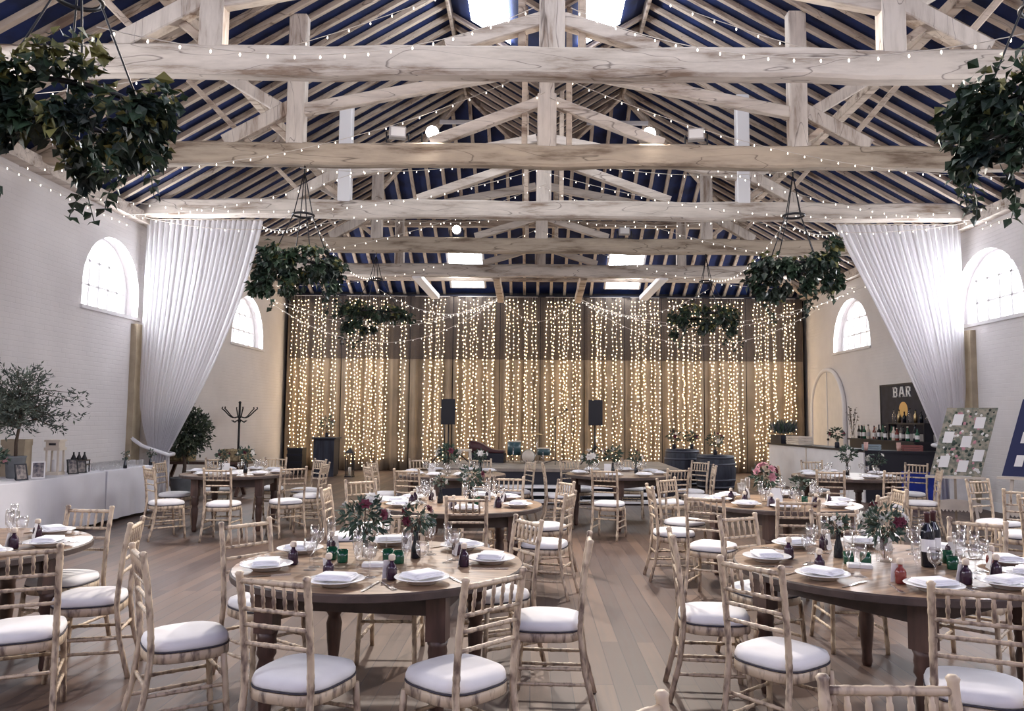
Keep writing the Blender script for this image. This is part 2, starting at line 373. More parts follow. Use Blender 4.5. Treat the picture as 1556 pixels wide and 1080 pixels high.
md = o.modifiers.new('thick', 'SOLIDIFY'); md.thickness = .05; md.offset = 1 if False else -1
# rafters: each a timber of its own
RW, RD = .078, .075
def rafter(a, b):
    m_ = MB(); a = V(a); b = V(b); L_ = (b - a).length
    m_.bar((0,0,0), (L_,0,0), RW, RD); o = m_.build('rafter', M['rafter'], ce)
    d = (b - a).normalized(); up = V((0,0,1)); r = up.cross(d).normalized(); up2 = d.cross(r)
    mt = Matrix((( d.x, r.x, up2.x, a.x), (d.y, r.y, up2.y, a.y), (d.z, r.z, up2.z, a.z), (0,0,0,1))); o.matrix_local = mt
SKY_IN = [(x0, x1, y0, y0 + 1.7) for x0, x1 in ((-1.12, -.42), (.80, 1.50)) for y0 in (11.6, 5.6)]  # the nearer pair is out of view, added as extra top light
SKY_HIP = [(-2.42, -1.42), (2.14, 3.16)]
y = 4.3; off = .075
while y < YF - .2:
    f = 1.0 if y <= YH else (YF - y) / (YF - YH)
    xl = EL + (RXL - EL) * f; xr = ER - (ER - RXR) * f
    if f > .04:
        rafter((EL, y, 5.32 - off), (xl, y, 5.32 + (xl - EL) * SL - off)); rafter((ER, y, 5.32 - off), (xr, y, 5.32 + (ER - xr) * SR - off))
    if y < yv:
        g = 0 if y < YH else (y - YH) / (yv - YH)
        if not (11.6 < y < 13.3 or 5.6 < y < 7.3):
            x0 = RXL + (VX - RXL) * g; rafter((x0, y, roof_z(x0 + .001, 0) - off), (VX, y, VZ - off))
            x1 = RXR + (VX - RXR) * g; rafter((x1, y, roof_z(x1 - .001, 0) - off), (VX, y, VZ - off))
    y += .40
x = EL + .45
while x < ER - .2:
    if x < RXL: yt = YF - (YF - YH) * (x - EL) / (RXL - EL)
    elif x < VX: yt = YH + (yv - YH) * (x - RXL) / (VX - RXL)
    elif x < RXR: yt = YH + (yv - YH) * (RXR - x) / (RXR - VX)
    else: yt = YF - (YF - YH) * (ER - x) / (ER - RXR)
    yb = YF
    if any(s0 - .05 < x < s1 + .05 for s0, s1 in SKY_HIP): yb = 21.55
    if yb - yt > .3: rafter((x, yb, RZ - SH*(yb - YH) - off), (x, yt, RZ - SH*(yt - YH) - off))
    x += .40
def member(name, a, b, w, h, m, par, up=(0,0,1), ch=.012):
    mb = MB(); mb.bar(a, b, w, h, up, ch); return mb.build(name, m, par)
for a, b in (((RXL, YN, RZ-.12), (RXL, YH, RZ-.12)), ((RXR, YN, RZ-.12), (RXR, YH, RZ-.12))): member('ridge_board', a, b, .06, .22, M['rafter'], ce)
member('valley_beam', (VX, YN, VZ-.2), (VX, yv, VZ-.2), .26, .22, M['post'], ce)
for a, b in (((RXL, YH, RZ-.1), (EL, YF, 5.22)), ((RXR, YH, RZ-.1), (ER, YF, 5.22)), ((RXL, YH, RZ-.1), (VX, yv, VZ-.1)), ((RXR, YH, RZ-.1), (VX, yv, VZ-.1))): member('hip_rafter', a, b, .10, .2, M['rafter'], ce)
for x in (-4.6,): member('purlin', (x, YN, roof_z(x, 0) - .24), (x, 19.9, roof_z(x, 0) - .24), .15, .17, M['rafter'], ce)
for x in (5.25,): member('purlin', (x, YN, roof_z(x, 0) - .24), (x, 19.9, roof_z(x, 0) - .24), .15, .17, M['rafter'], ce)
member('purlin', (-5.0, 20.4, RZ - SH*(20.4-YH) - .24), (5.7, 20.4, RZ - SH*(20.4-YH) - .24), .15, .17, M['rafter'], ce)
member('collar_board', (-2.15, 17.35, 8.28), (-.75, 17.35, 8.28), .05, .1, M['frame'], ce); member('collar_board', (1.2, 17.35, 8.28), (2.6, 17.35, 8.28), .05, .1, M['frame'], ce)
for x0, x1, y0, y1 in SKY_IN:
    mb = MB(); mb.add([(x0, y0, roof_z(x0, 0)-.06), (x1, y0, roof_z(x1, 0)-.06), (x1, y1, roof_z(x1, 0)-.06), (x0, y1, roof_z(x0, 0)-.06)], [(0,1,2,3)]); mb.build('skylight_pane', M['sky'], ce)
for x0, x1 in SKY_HIP:
    ya, yb = 21.62, 23.05
    mb = MB(); mb.add([(x0, ya, RZ-SH*(ya-YH)-.06), (x1, ya, RZ-SH*(ya-YH)-.06), (x1, yb, RZ-SH*(yb-YH)-.06), (x0, yb, RZ-SH*(yb-YH)-.06)], [(0,1,2,3)]); mb.build('skylight_pane', M['sky'], ce)
    mb = MB(); c = [(x0, ya), (x1, ya), (x1, yb), (x0, yb)]; mb.tube([(px, py, RZ-SH*(py-YH)-.07) for px, py in c], .045, 4, closed=True); mb.build('skylight_frame', M['frame'], ce)

# trusses
TY = [5.14 + 3.02*k for k in range(7)]
CX = .19
for k in range(0, 6):
    Y = TY[k]; tr = structure('trim_%d' % (5 + k)); wob = random.uniform(-.01, .01)
    mb = MB(); n = 24; sec = []
    vs = []
    for i in range(n + 1):
        x = XL + .02 + (XR - XL - .04) * i / n; dz = .012*sin(i*1.3 + k) + .008*sin(i*2.7 + 2*k); dy = .008*sin(i*1.7 + 3*k)
        for (py, pz) in ((-.085, .02), (-.105, 0), (-.105, .0)): pass
        for (py, pz) in ((-.08, 0), (-.11, .035), (-.11, .30), (-.08, .33), (.08, .33), (.11, .30), (.11, .035), (.08, 0)):
            vs.append((x, Y + .11 + py + dy, 5.26 + pz + dz))
    fs = [(i*8+j, i*8+(j+1) % 8, (i+1)*8+(j+1) % 8, (i+1)*8+j) for i in range(n) for j in range(8)] + [tuple(range(8))[::-1], tuple(range(n*8, n*8+8))]
    mb.add(vs, fs); mb.build('tie_beam', M['beamb'] if k in (2, 4) else M['beam'], tr)
    yc = Y + .11
    zk = roof_z(CX, Y) - .34
    if zk > 5.9:
        mb = MB(); mb.bar((CX, yc, 5.55), (CX, yc, min(zk, 6.35)), .28, .2, (0,1,0), .015); mb.bar((CX, yc, min(zk, 6.30)), (CX, yc, zk), .22, .19, (0,1,0), .015); mb.build('king_post', M['post'], tr)
        for s in (-1, 1):
            if Y < 18.5: member('hanger', (CX + s*.33, yc + .02, 5.58), (CX + s*.33, yc + .02, roof_z(CX, Y) - .1), .085, .09, M['rafter'], tr, (0,1,0))
    wk = (0, 0, .95, 1.5, 2.3, 2.0, 1.4)[k+1]
    for s in (-1, 1):
        if k in (0, 1): a_, b_ = (CX + s*1.15, 5.60), (CX + s*.12, 5.92)
        elif k == 2: a_, b_ = (CX + s*1.72, 5.62), (CX + s*.12, 6.24)
        elif k == 3: a_, b_ = (CX + s*2.35, 5.62), (CX + s*.12, 6.42)
        else: a_, b_ = (CX + s*1.5, 5.62), (CX + s*.12, 6.05)
        member('strut', (a_[0], yc, a_[1]), (b_[0], yc, b_[1]), .14, .155, M['beam'], tr, (0,0,1))
        # queen post up to the rafters
        xq = CX + s*3.71; zq = roof_z(xq, Y) - .12
        if zq > 5.8: mb = MB(); mb.bar((xq, yc, 5.55), (xq, yc, zq), .26 if k < 3 else .24, .2, (0,1,0), .015); mb.build('queen_post', M['frame'] if k == 3 else M['post'], tr)  # posts of one truss whitened: bright light on them put into the colour
        if k < 5:
            if zq > 6.6:
                member('principal', (CX + s*4.75, yc - .02, 5.60), (CX + s*3.78, yc - .02, 6.14), .15, .2, M['post'], tr)
                zt = 6.72 if k < 4 else 6.3
                member('principal', (CX + s*3.62, yc - .01, 6.10), (CX + s*.14, yc - .01, 6.78), .13, .17, M['beam'], tr)
            x1 = CX + s*5.35; z1 = roof_z(x1, Y) - .14
            if z1 > 5.9:
                member('brace', (CX + s*4.38, yc + .04, 5.58), (x1, yc + .04, z1), .075, .12, M['rafter'], tr, (0,1,0))
            x1 = CX + s*5.0; z1 = roof_z(x1, Y) - .14
            if z1 > 6.0 and zq > 6.2:
                member('brace', (CX + s*3.78, yc, 6.02), (x1, yc, min(z1, 6.78)), .12, .16, M['post'], tr, (0,0,1))
                x2 = CX + s*4.15
                member('brace', (CX + s*3.75, yc + .03, 5.62), (CX + s*4.2, yc + .03, 5.98), .09, .09, M['rafter'], tr)
    if k == 5:
        for s in (-1, 1):
            member('brace', (CX + s*3.25, Y + .1, 5.28), (CX + s*2.95, Y + 1.75, 4.98), .24, .14, M['frame'], tr, (0,0,1))
            member('brace', (CX + s*1.15, Y + .1, 5.3), (CX + s*1.12, Y + 2.3, 5.0), .18, .2, M['rafter'], tr)
# head rail the backdrop hangs from
tr = structure('trim_11'); member('head_rail', (XL + .02, 23.16, 5.19), (XR - .02, 23.16, 5.19), .09, .06, M['navy'], tr); member('rail_board', (-6.8, 22.2, 5.52), (7.4, 22.2, 5.52), .07, .11, M['rafter'], tr)

# ------------------------------------------------------------------ flood lamps on the beams
def floodlight(loc, rz, lit, label):
    t = thing('floodlight', label, 'lamp', loc, rz, 'floodlights clamped on the roof beams')
    mb = MB(); mb.tube([(0, -.06, .15), (0, .05, .15), (0, .10, .15)], [.10, .10, .06], 16) if lit else mb.box((-.12, -.06, .07), (.12, .06, .24)); mb.build('lamp_housing', M['greybox'], t)
    mb = MB(); mb.tube([(0, -.068, .15), (0, -.061, .15)], .092, 16) if lit else mb.box((-.10, -.067, .09), (.10, -.061, .22)); mb.build('lamp_face', M['lamp'] if lit else M['paper'], t)
    mb = MB(); mb.tube([(-.16, 0, 0), (-.16, 0, .16)], .012, 6); mb.tube([(.16, 0, 0), (.16, 0, .16)], .012, 6); mb.box((-.17, -.02, -.012), (.17, .02, .004)); mb.build('lamp_bracket', M['black'], t)
    return t
FL = [((-1.50, 11.29, 5.612), 0, True, 'lit floodlight left of centre on the second tie beam'), ((1.70, 11.29, 5.612), 0, True, 'lit floodlight right of centre on the second tie beam'),
      ((-2.02, 11.29, 5.612), .25, False, 'unlit grey floodlight at the left end of the second-beam lamps'), ((2.40, 11.29, 5.612), -.2, False, 'unlit grey floodlight at the right end of the second-beam lamps'),
      ((-1.72, 17.33, 5.622), 0, True, 'small lit floodlight on the fourth tie beam, left'), ((2.05, 17.33, 5.622), 0, False, 'small unlit floodlight on the fourth tie beam, right')]
for a in FL: floodlight(*a)

# ------------------------------------------------------------------ chair
def ringed(a, b, r, rings=6, amp=1.28, n=8, steps=None):
    """path and radii of a turned bamboo-style rod"""
    a = V(a); b = V(b); L = (b - a).length; pts = []; rad = []
    pts.append(a); rad.append(r)
    for i in range(1, rings + 1):
        t = i / (rings + 1); e = .007 / L
        for dt, f in ((-2*e, 1), (-e, amp), (e, amp), (2*e, 1)):
            pts.append(a.lerp(b, t + dt)); rad.append(r * f)
    pts.append(b); rad.append(r); return pts, rad
def make_chair():
    t = thing('chiavari_chair', 'proto', 'chair')
    # seat cushion, rounded trapezium
    def outline(k, wf, wb, df, db):
        pts = []
        for i in range(k):
            a = 2*pi*i/k; c, s = cos(a), sin(a); e = .62
            X = math.copysign(abs(c)**e, c); Y = math.copysign(abs(s)**e, s)
            w = (wf + wb)/2 + (wf - wb)/2 * Y; pts.append((X * w, Y * (df if Y > 0 else db)))
        return pts
    K = 28; ol = outline(K, .205, .185, .205, .195)
    mb = MB(); vs = []; prof = [(.96, .430), (.99, .437), (.99, .452), (.95, .472), (.75, .486), (.35, .492)]
    for sc, z in prof: vs += [(x*sc, y*sc, z) for x, y in ol]
    vs.append((0, 0, .493)); fs = [(i*K+j, i*K+(j+1) % K, (i+1)*K+(j+1) % K, (i+1)*K+j) for i in range(len(prof)-1) for j in range(K)]
    fs += [((len(prof)-1)*K+j, (len(prof)-1)*K+(j+1) % K, len(prof)*K) for j in range(K)] + [tuple(range(K))[::-1]]
    mb.add(vs, fs, True); pad = mb.build('seat_cushion', M['pad'], t)
    mb = MB(); mb.tube([(x*.99, y*.99, .4285) for x, y in ol], .0042, 5, closed=True); mb.build('cushion_piping', M['piping'], pad)
    mb = MB(); vs = []
    for sc, z in ((.95, .372), (1.0, .378), (1.0, .419), (.96, .424)): vs += [(x*sc, y*sc, z) for x, y in ol]
    fs = [(i*K+j, i*K+(j+1) % K, (i+1)*K+(j+1) % K, (i+1)*K+j) for i in range(3) for j in range(K)] + [tuple(range(K))[::-1], tuple(range(3*K, 4*K))]
    mb.add(vs, fs, True); mb.build('seat_frame', M['chair'], t)
    for s in (-1, 1):
        mb = MB(); p, r = ringed((s*.172, .155, .385), (s*.185, .185, 0), .0155, 4, 1.12); mb.tube(p, r, 8); mb.build('leg', M['chair'], t)
        mb = MB()
        path = [V((s*.176, -.262, 0)), V((s*.170, -.205, .22)), V((s*.166, -.180, .42)), V((s*.166, -.186, .55)), V((s*.167, -.206, .74)), V((s*.169, -.234, .902))]
        pts = []; rad = []
        for i in range(5):
            q, r = ringed(path[i], path[i+1], .0155, 2, 1.10); pts += q if i == 0 else q[1:]; rad += r if i == 0 else r[1:]
        pts += [V((s*.169, -.236, .913)), V((s*.169, -.237, .922))]; rad += [.0195, .011]
        mb.tube(pts, rad, 8); mb.build('back_post', M['chair'], t)
    def by(z): # y of the back plane at height z
        return -.186 + (z - .55) * (-.050 / .364) if z > .55 else -.186
    for z, r in ((.882, .0125), (.763, .0095), (.695, .0095), (.615, .0095)):
        mb = MB(); p, rr = ringed((-.165, by(z), z), (.165, by(z), z), r, 5, 1.15); mb.tube(p, rr, 7); mb.build('top_rail' if z > .8 else 'back_rail', M['chair'], t)
    mb0 = MB(); p, rr = ringed((0, by(.763), .768), (0, by(.882), .877), .0075, 2, 1.3); mb0.tube(p, rr, 6); sp = mb0.mesh('spindle', M['chair'])
    for i in range(5): put('spindle', sp, t, ((i - 2)*.0545, 0, 0))
    for (a, b) in (((-.176, .165, .235), (-.170, -.20, .235)), ((.176, .165, .235), (.170, -.20, .235)), ((-.179, .17, .155), (-.172, -.22, .155)), ((.179, .17, .155), (.172, -.22, .155)),
                   ((-.175, .167, .27), (.175, .167, .27)), ((-.169, -.195, .27), (.169, -.195, .27))):
        mb = MB(); p, rr = ringed(a, b, .0095, 3, 1.25); mb.tube(p, rr, 6); mb.build('stretcher', M['chair'], t)
    return t

# ------------------------------------------------------------------ tables
def make_table(r):
    t = thing('round_table', 'proto', 'table')
    mb = MB(); n = 48
    prof = [(r-.02, .715), (r, .722), (r, .752), (r-.008, .76)]
    vs = []
    for rr, z in prof: vs += [(rr*cos(2*pi*k/n), rr*sin(2*pi*k/n), z) for k in range(n)]
    mb.mat(1); mb.add(vs, [(i*n+k, i*n+(k+1) % n, (i+1)*n+(k+1) % n, (i+1)*n+k) for i in range(3) for k in range(n)] + [tuple(range(n))[::-1]])
    mb.mat(0); mb.add([((r-.008)*cos(2*pi*k/n), (r-.008)*sin(2*pi*k/n), .7601) for k in range(n)], [tuple(range(n))])
    mb.build('tabletop', [M['tabletop'], M['tableedge']], t)
    h = r * .56
    for (a, b) in (((-h,-h), (h,-h)), ((h,-h), (h,h)), ((h,h), (-h,h)), ((-h,h), (-h,-h))):
        mb = MB(); mb.bar((a[0], a[1], .655), (b[0], b[1], .655), .03, .118); mb.build('apron', M['tableedge'], t)
    prof = [(.026, 0), (.034, .03), (.03, .08), (.042, .2), (.048, .30), (.036, .345), (.05, .37), (.046, .40), (.05, .425), (.046, .45), (.055, .48)]
    lm = MB(); lm.lathe(prof, 14); lm.box((-.05, -.05, .48), (.05, .05, .714)); me = lm.mesh('leg', M['tableleg'])
    for sx, sy in ((-1,-1), (1,-1), (1,1), (-1,1)): put('leg', me, t, (sx*h, sy*h, 0))
    return t

TBL = {  # name: centre x, y, radius, leg turn, phrase
 'A': (-3.62, 4.92, .80, radians(47), 'left-edge table'),
 'B': (-.84, 4.48, .80, radians(-8), 'near left table'),
 'C': (2.04, 4.54, .86, radians(33), 'near right table'),
 'D': (-.67, 7.50, .78, radians(10), 'second-row left table'),
 'E': (2.46, 7.86, .78, radians(20), 'second-row right table'),
 'F': (-4.20, 11.25, .76, radians(5), 'coat-stand table'),
 'G': (-1.15, 11.45, .78, radians(30), 'back-row left table'),
 'H': (1.28, 11.70, .78, radians(40), 'back-row right table'),
 'I': (4.65, 11.65, .78, radians(8), 'bar-side table')}
TLAB = {'A': 'round oak dining table cut off by the left edge of the picture', 'B': 'large round oak dining table nearest the camera on the left',
 'C': 'large round oak dining table with red wine bottles, nearest on the right', 'D': 'round oak dining table behind the near left one',
 'E': 'round oak dining table with pink flowers behind the near right one', 'F': 'round oak dining table in front of the coat stand',
 'G': 'round oak dining table before the stage, left of the aisle', 'H': 'round oak dining table before the stage, right of the aisle', 'I': 'round oak dining table beside the bar'}
tables = {}
for k, (x, y, r, a, ph) in TBL.items():
    t = make_table(r); t.location = (x, y, 0); t.rotation_euler = (0, 0, a); tag(t, TLAB[k], None, 'round dining tables'); tables[k] = t

SIDES = ['right side', 'right side beyond middle', 'back right', 'back side right of middle', 'back side', 'back side left of middle', 'back left', 'left side beyond middle',
         'left side', 'left side before middle', 'front left', 'front side left of middle', 'front side', 'front side right of middle', 'front right', 'right side before middle']
used_side = {}
def side_of(k, ang, kind):
    """where round a table an angle lies, as the photograph shows it; no two alike for one table and kind"""
    u = used_side.setdefault((k, kind), set()); i0 = round(ang / (2*pi) * 16) % 16
    order = sorted(range(16), key=lambda i: (i in u, abs(((i*pi/8 - ang + pi) % (2*pi)) - pi) - (.30 if i % 2 == 0 else 0)))
    i = order[0]; u.add(i); return SIDES[i]

CH = [  # seat centre x, y, facing dx, dy, table
 (-3.22,5.50,-.1,-1,'A'),(-2.72,4.95,-.96,-.25,'A'),(-2.66,4.20,-.43,.9,'A'),
 (-1.77,4.10,.82,.57,'B'),(-1.0,3.55,.33,.94,'B'),(-.32,3.56,-.72,.69,'B'),(.10,4.50,-1,.06,'B'),(-.22,5.16,-.86,-.51,'B'),(-.92,5.30,0,-1,'B'),(-1.63,4.90,.79,-.62,'B'),
 (1.06,4.66,.99,-.1,'C'),(1.21,3.89,.77,.63,'C'),(1.90,3.44,.40,.91,'C'),(1.56,5.34,.5,-.86,'C'),(2.24,5.63,0,-1,'C'),(2.86,5.19,-.66,-.75,'C'),
 (-.55,6.87,-.03,1,'D'),(-1.72,7.50,1,.02,'D'),(-1.66,8.14,.6,-.8,'D'),(.13,7.16,-.95,.3,'D'),(.16,8.28,-.9,-.45,'D'),(-.30,8.66,-.2,-1,'D'),
 (2.24,6.84,.05,1,'E'),(2.99,7.27,-.76,.64,'E'),(3.40,7.82,-1,.08,'E'),(1.62,7.08,.5,.86,'E'),(1.42,7.93,1,.02,'E'),(1.68,8.72,.7,-.7,'E'),
 (4.02,10.62,.35,.94,'I'),(4.80,10.66,-.1,1,'I'),(5.84,12.18,-.75,-.66,'I'),(5.36,10.87,-.95,.3,'I'),(4.60,12.72,0,-1,'I'),(3.88,12.32,.85,-.5,'I'),(3.74,11.45,.97,.1,'I'),
 (1.87,10.76,-.4,.9,'H'),(2.48,12.32,-.8,-.6,'H'),(2.42,11.45,-1,.1,'H'),(.72,12.48,.5,-.86,'H'),(1.03,10.50,.35,.93,'H'),(1.62,12.80,-.2,-1,'H'),(.40,11.5,1,.05,'H'),
 (-.74,10.25,-.2,1,'G'),(-.22,12.06,-.9,-.4,'G'),(-.84,12.40,-.1,-1,'G'),(-1.53,10.25,.25,.97,'G'),(-1.66,12.32,.5,-.86,'G'),(-2.12,11.56,.95,-.2,'G'),(-2.02,10.80,.85,.5,'G'),
 (-4.72,10.22,.7,.7,'F'),(-5.08,11.25,1,0,'F'),(-3.94,10.12,0,1,'F'),(-3.24,10.46,-.62,.78,'F'),(-3.16,11.22,-1,.05,'F'),(-3.44,12.05,-.7,-.7,'F'),(-4.82,12.14,.45,-.9,'F'),(-4.08,12.33,0,-1,'F'),
]
proto = make_chair(); first = True
seats = {k: [] for k in TBL}
for i, (x, y, dx, dy, k) in enumerate(CH):
    rz = atan2(dy, dx) - pi/2; c = TBL[k]; ang = atan2(y - c[1], x - c[0]); seats[k].append(ang)
    lab = 'pale wooden chair, white pad, %s of the %s' % (side_of(k, ang, 'chair'), c[4])
    if first: proto.location = (x, y, 0); proto.rotation_euler = (0,0,rz); tag(proto, lab, None, 'chairs round the dining tables'); first = False
    else: dup(proto, (x, y, 0), rz, lab, 'chairs round the dining tables')
for (x, y, dx, dy, lab) in ((.93, 1.86, 0, -1, 'nearest wooden chair with only its back showing at bottom right'), (.33, 1.67, .6, -.78, 'wooden chair of which one post shows at bottom centre'),
                            (5.20, 8.85, .35, -.9, 'pale wooden chair by the right edge, farthest of three near the easel'), (4.92, 7.92, .5, .86, 'pale wooden chair by the right edge, middle of three near the easel'),
                            (4.72, 7.15, .9, .4, 'pale wooden chair by the right edge, nearest of three near the easel')):
    dup(proto, (x, y, 0), atan2(dy, dx) - pi/2, lab, 'chairs cut by the picture edge')

# ------------------------------------------------------------------ tableware prototypes
TZ = .7605
def proto_plate():
    mb = MB(); mb.lathe([(.070, 0), (.078, .006), (.10, .020), (.142, .030), (.148, .033), (.145, .036), (.10, .027), (.08, .022), (0.001, .021)], 36, capt=False); return mb.mesh('dinner_plate', M['china'])
def proto_napkin():
    mb = MB()
    # folded square with rounded, slightly domed layers
    for s, z0, z1, rot in ((.080, .0, .008, .1), (.076, .008, .015, .16), (.070, .015, .021, .05)):
        n = 6; vs = []
        for i in range(n+1):
            for j in range(n+1):
                u = (i/n*2-1); v = (j/n*2-1); e = max(abs(u), abs(v)); x = u*s*1.15; y = v*s*.85; X = x*cos(rot) - y*sin(rot); Y = x*sin(rot) + y*cos(rot)
                vs.append((X, Y, z1 + .008*(1 - e*e)))
        for i in range(n+1):
            for j in range(n+1):
                u = (i/n*2-1); v = (j/n*2-1); x = u*s*1.15; y = v*s*.85; X = x*cos(rot) - y*sin(rot); Y = x*sin(rot) + y*cos(rot); vs.append((X, Y, z0))
        K = (n+1)**2; ix = lambda i, j: i*(n+1)+j
        fs = [(ix(i,j), ix(i+1,j), ix(i+1,j+1), ix(i,j+1)) for i in range(n) for j in range(n)] + [(K+ix(i,j+1), K+ix(i+1,j+1), K+ix(i+1,j), K+ix(i,j)) for i in range(n) for j in range(n)]
        for i in range(n): fs += [(ix(i,0), K+ix(i,0), K+ix(i+1,0), ix(i+1,0)), (ix(i+1,n), K+ix(i+1,n), K+ix(i,n), ix(i,n)), (ix(0,i+1), K+ix(0,i+1), K+ix(0,i), ix(0,i)), (ix(n,i), K+ix(n,i), K+ix(n,i+1), ix(n,i+1))]
        mb.add(vs, fs, True)
    return mb.mesh('napkin', M['linen'])
def proto_wine():
    mb = MB(); mb.lathe([(.034, 0), (.033, .003), (.006, .008), (.004, .02), (.004, .075), (.010, .085), (.030, .105), (.037, .135), (.034, .17), (.0325, .17), (.0355, .135), (.028, .108), (.001, .09)], 18, capt=False); return mb.mesh('wine_glass', M['glass'])
def proto_flute():
    mb = MB(); mb.lathe([(.031, 0), (.030, .003), (.005, .008), (.0035, .02), (.0035, .085), (.012, .10), (.023, .135), (.025, .175), (.023, .225), (.0215, .225), (.0235, .175), (.021, .137), (.001, .105)], 16, capt=False); return mb.mesh('champagne_flute', M['glass'])
def proto_knife():
    mb = MB(); mb.bar((0, -.11, .003), (0, -.01, .003), .013, .006); mb.add([(-.008, -.01, .004), (.009, -.01, .004), (.009, .10, .0025), (.0, .115, .002), (-.006, .10, .0025)], [(0,1,2,3,4)]); mb.add([(-.008, -.01, .001), (.009, -.01, .001), (.009, .10, .001), (.0, .115, .001), (-.006, .10, .001)], [(4,3,2,1,0)]); return mb.mesh('table_knife', M['steel'])
def proto_fork():
    mb = MB(); mb.bar((0, -.10, .003), (0, .03, .003), .009, .004); mb.box((-.011, .03, .002), (.011, .055, .005))
    for i in range(4): x = -.0095 + i*.0063; mb.bar((x, .055, .0035), (x, .10, .004), .0028, .003)
    return mb.mesh('table_fork', M['steel'])
PL, NK, WG, FLU, KN, FK = proto_plate(), proto_napkin(), proto_wine(), proto_flute(), proto_knife(), proto_fork()
def favour(loc, rz, lab, m):
    t = thing('favour_bottle', lab, 'bottle', loc, rz, 'small favour bottles on the tables'); t.scale = (1.15,)*3
    mb = MB(); mb.lathe([(.021, 0), (.024, .006), (.024, .05), (.019, .062), (.010, .072), (.009, .085)], 14); mb.build('bottle_body', m, t)
    mb = MB(); mb.lathe([(.012, .084), (.015, .088), (.015, .104), (.010, .110)], 12); mb.build('bottle_cap', M['cork'], t)
    mb = MB(); mb.add([(-.006, -.027, .005), (.034, -.030, .0), (.034, -.014, .085), (-.002, -.014, .085), (-.006, -.0255, .005), (.034, -.0285, .0), (.034, -.0125, .085), (-.002, -.0125, .085)], [(0,1,2,3), (7,6,5,4), (0,4,5,1), (1,5,6,2), (2,6,7,3), (3,7,4,0)]); mb.build('name_tag', M['paper'], t)
    return t
def single(name, me, loc, rz, lab, cat, group):
    o = put(name, me, None, loc, (0, 0, rz)); tag(o, lab, cat, group); return o

extra = {'C': [radians(2), radians(-32), radians(-62)], 'A': [radians(150), radians(-90)], 'D': [radians(-150)], 'E': [radians(70)]}
detail = {'A': 3, 'B': 3, 'C': 3, 'D': 2, 'E': 2, 'F': 1, 'G': 1, 'H': 1, 'I': 1}
for k, (cx, cy, r, a0, ph) in TBL.items():
    angs = seats[k] + extra.get(k, []); d = detail[k]; fav0 = None
    for n, ang in enumerate(angs):
        sd = side_of(k, ang, 'set'); u = V((cos(ang), sin(ang))); w = V((-sin(ang), cos(ang))); rz = ang + pi/2
        c = V((cx, cy)) + u * (r - .185)
        PLo = single('dinner_plate', PL, (c.x, c.y, TZ), 0, 'white dinner plate at %s of the %s' % (sd, ph), 'plate', 'dinner plates laid on the tables'); PLo.scale = (.93, .93, 1)
        single('napkin', NK, (c.x, c.y, TZ + .0345), rz + random.uniform(-.3, .3), 'folded white napkin at %s of the %s' % (sd, ph), 'napkin', 'napkins folded on the plates')
        q = V((cx, cy)) + u * (r - .40) + w * .085
        single('wine_glass', WG, (q.x, q.y, TZ), 0, 'clear wine glass at %s of the %s' % (sd, ph), 'glass', 'wine glasses on the tables')
        if d >= 2:
            q = V((cx, cy)) + u * (r - .43) + w * .005
            single('champagne_flute', FLU, (q.x, q.y, TZ), 0, 'slim champagne flute at %s of the %s' % (sd, ph), 'glass', 'champagne flutes on the tables')
            q = V((cx, cy)) + u * (r - .33) - w * .106
            favour((q.x, q.y, TZ), rz + pi, 'small bottle with name tag at %s of the %s' % (sd, ph), M['redfav'] if (k == 'C' and n in (2, 6)) else M['darkfav'])
        if d >= 3:
            q = c - w * -.175
            single('table_knife', KN, (q.x, q.y, TZ), rz + pi, 'steel knife beside the plate at %s of the %s' % (sd, ph), 'knife', 'table knives')
            q = c - w * .175
            single('table_fork', FK, (q.x, q.y, TZ), rz + pi, 'steel fork beside the plate at %s of the %s' % (sd, ph), 'fork', 'table forks')

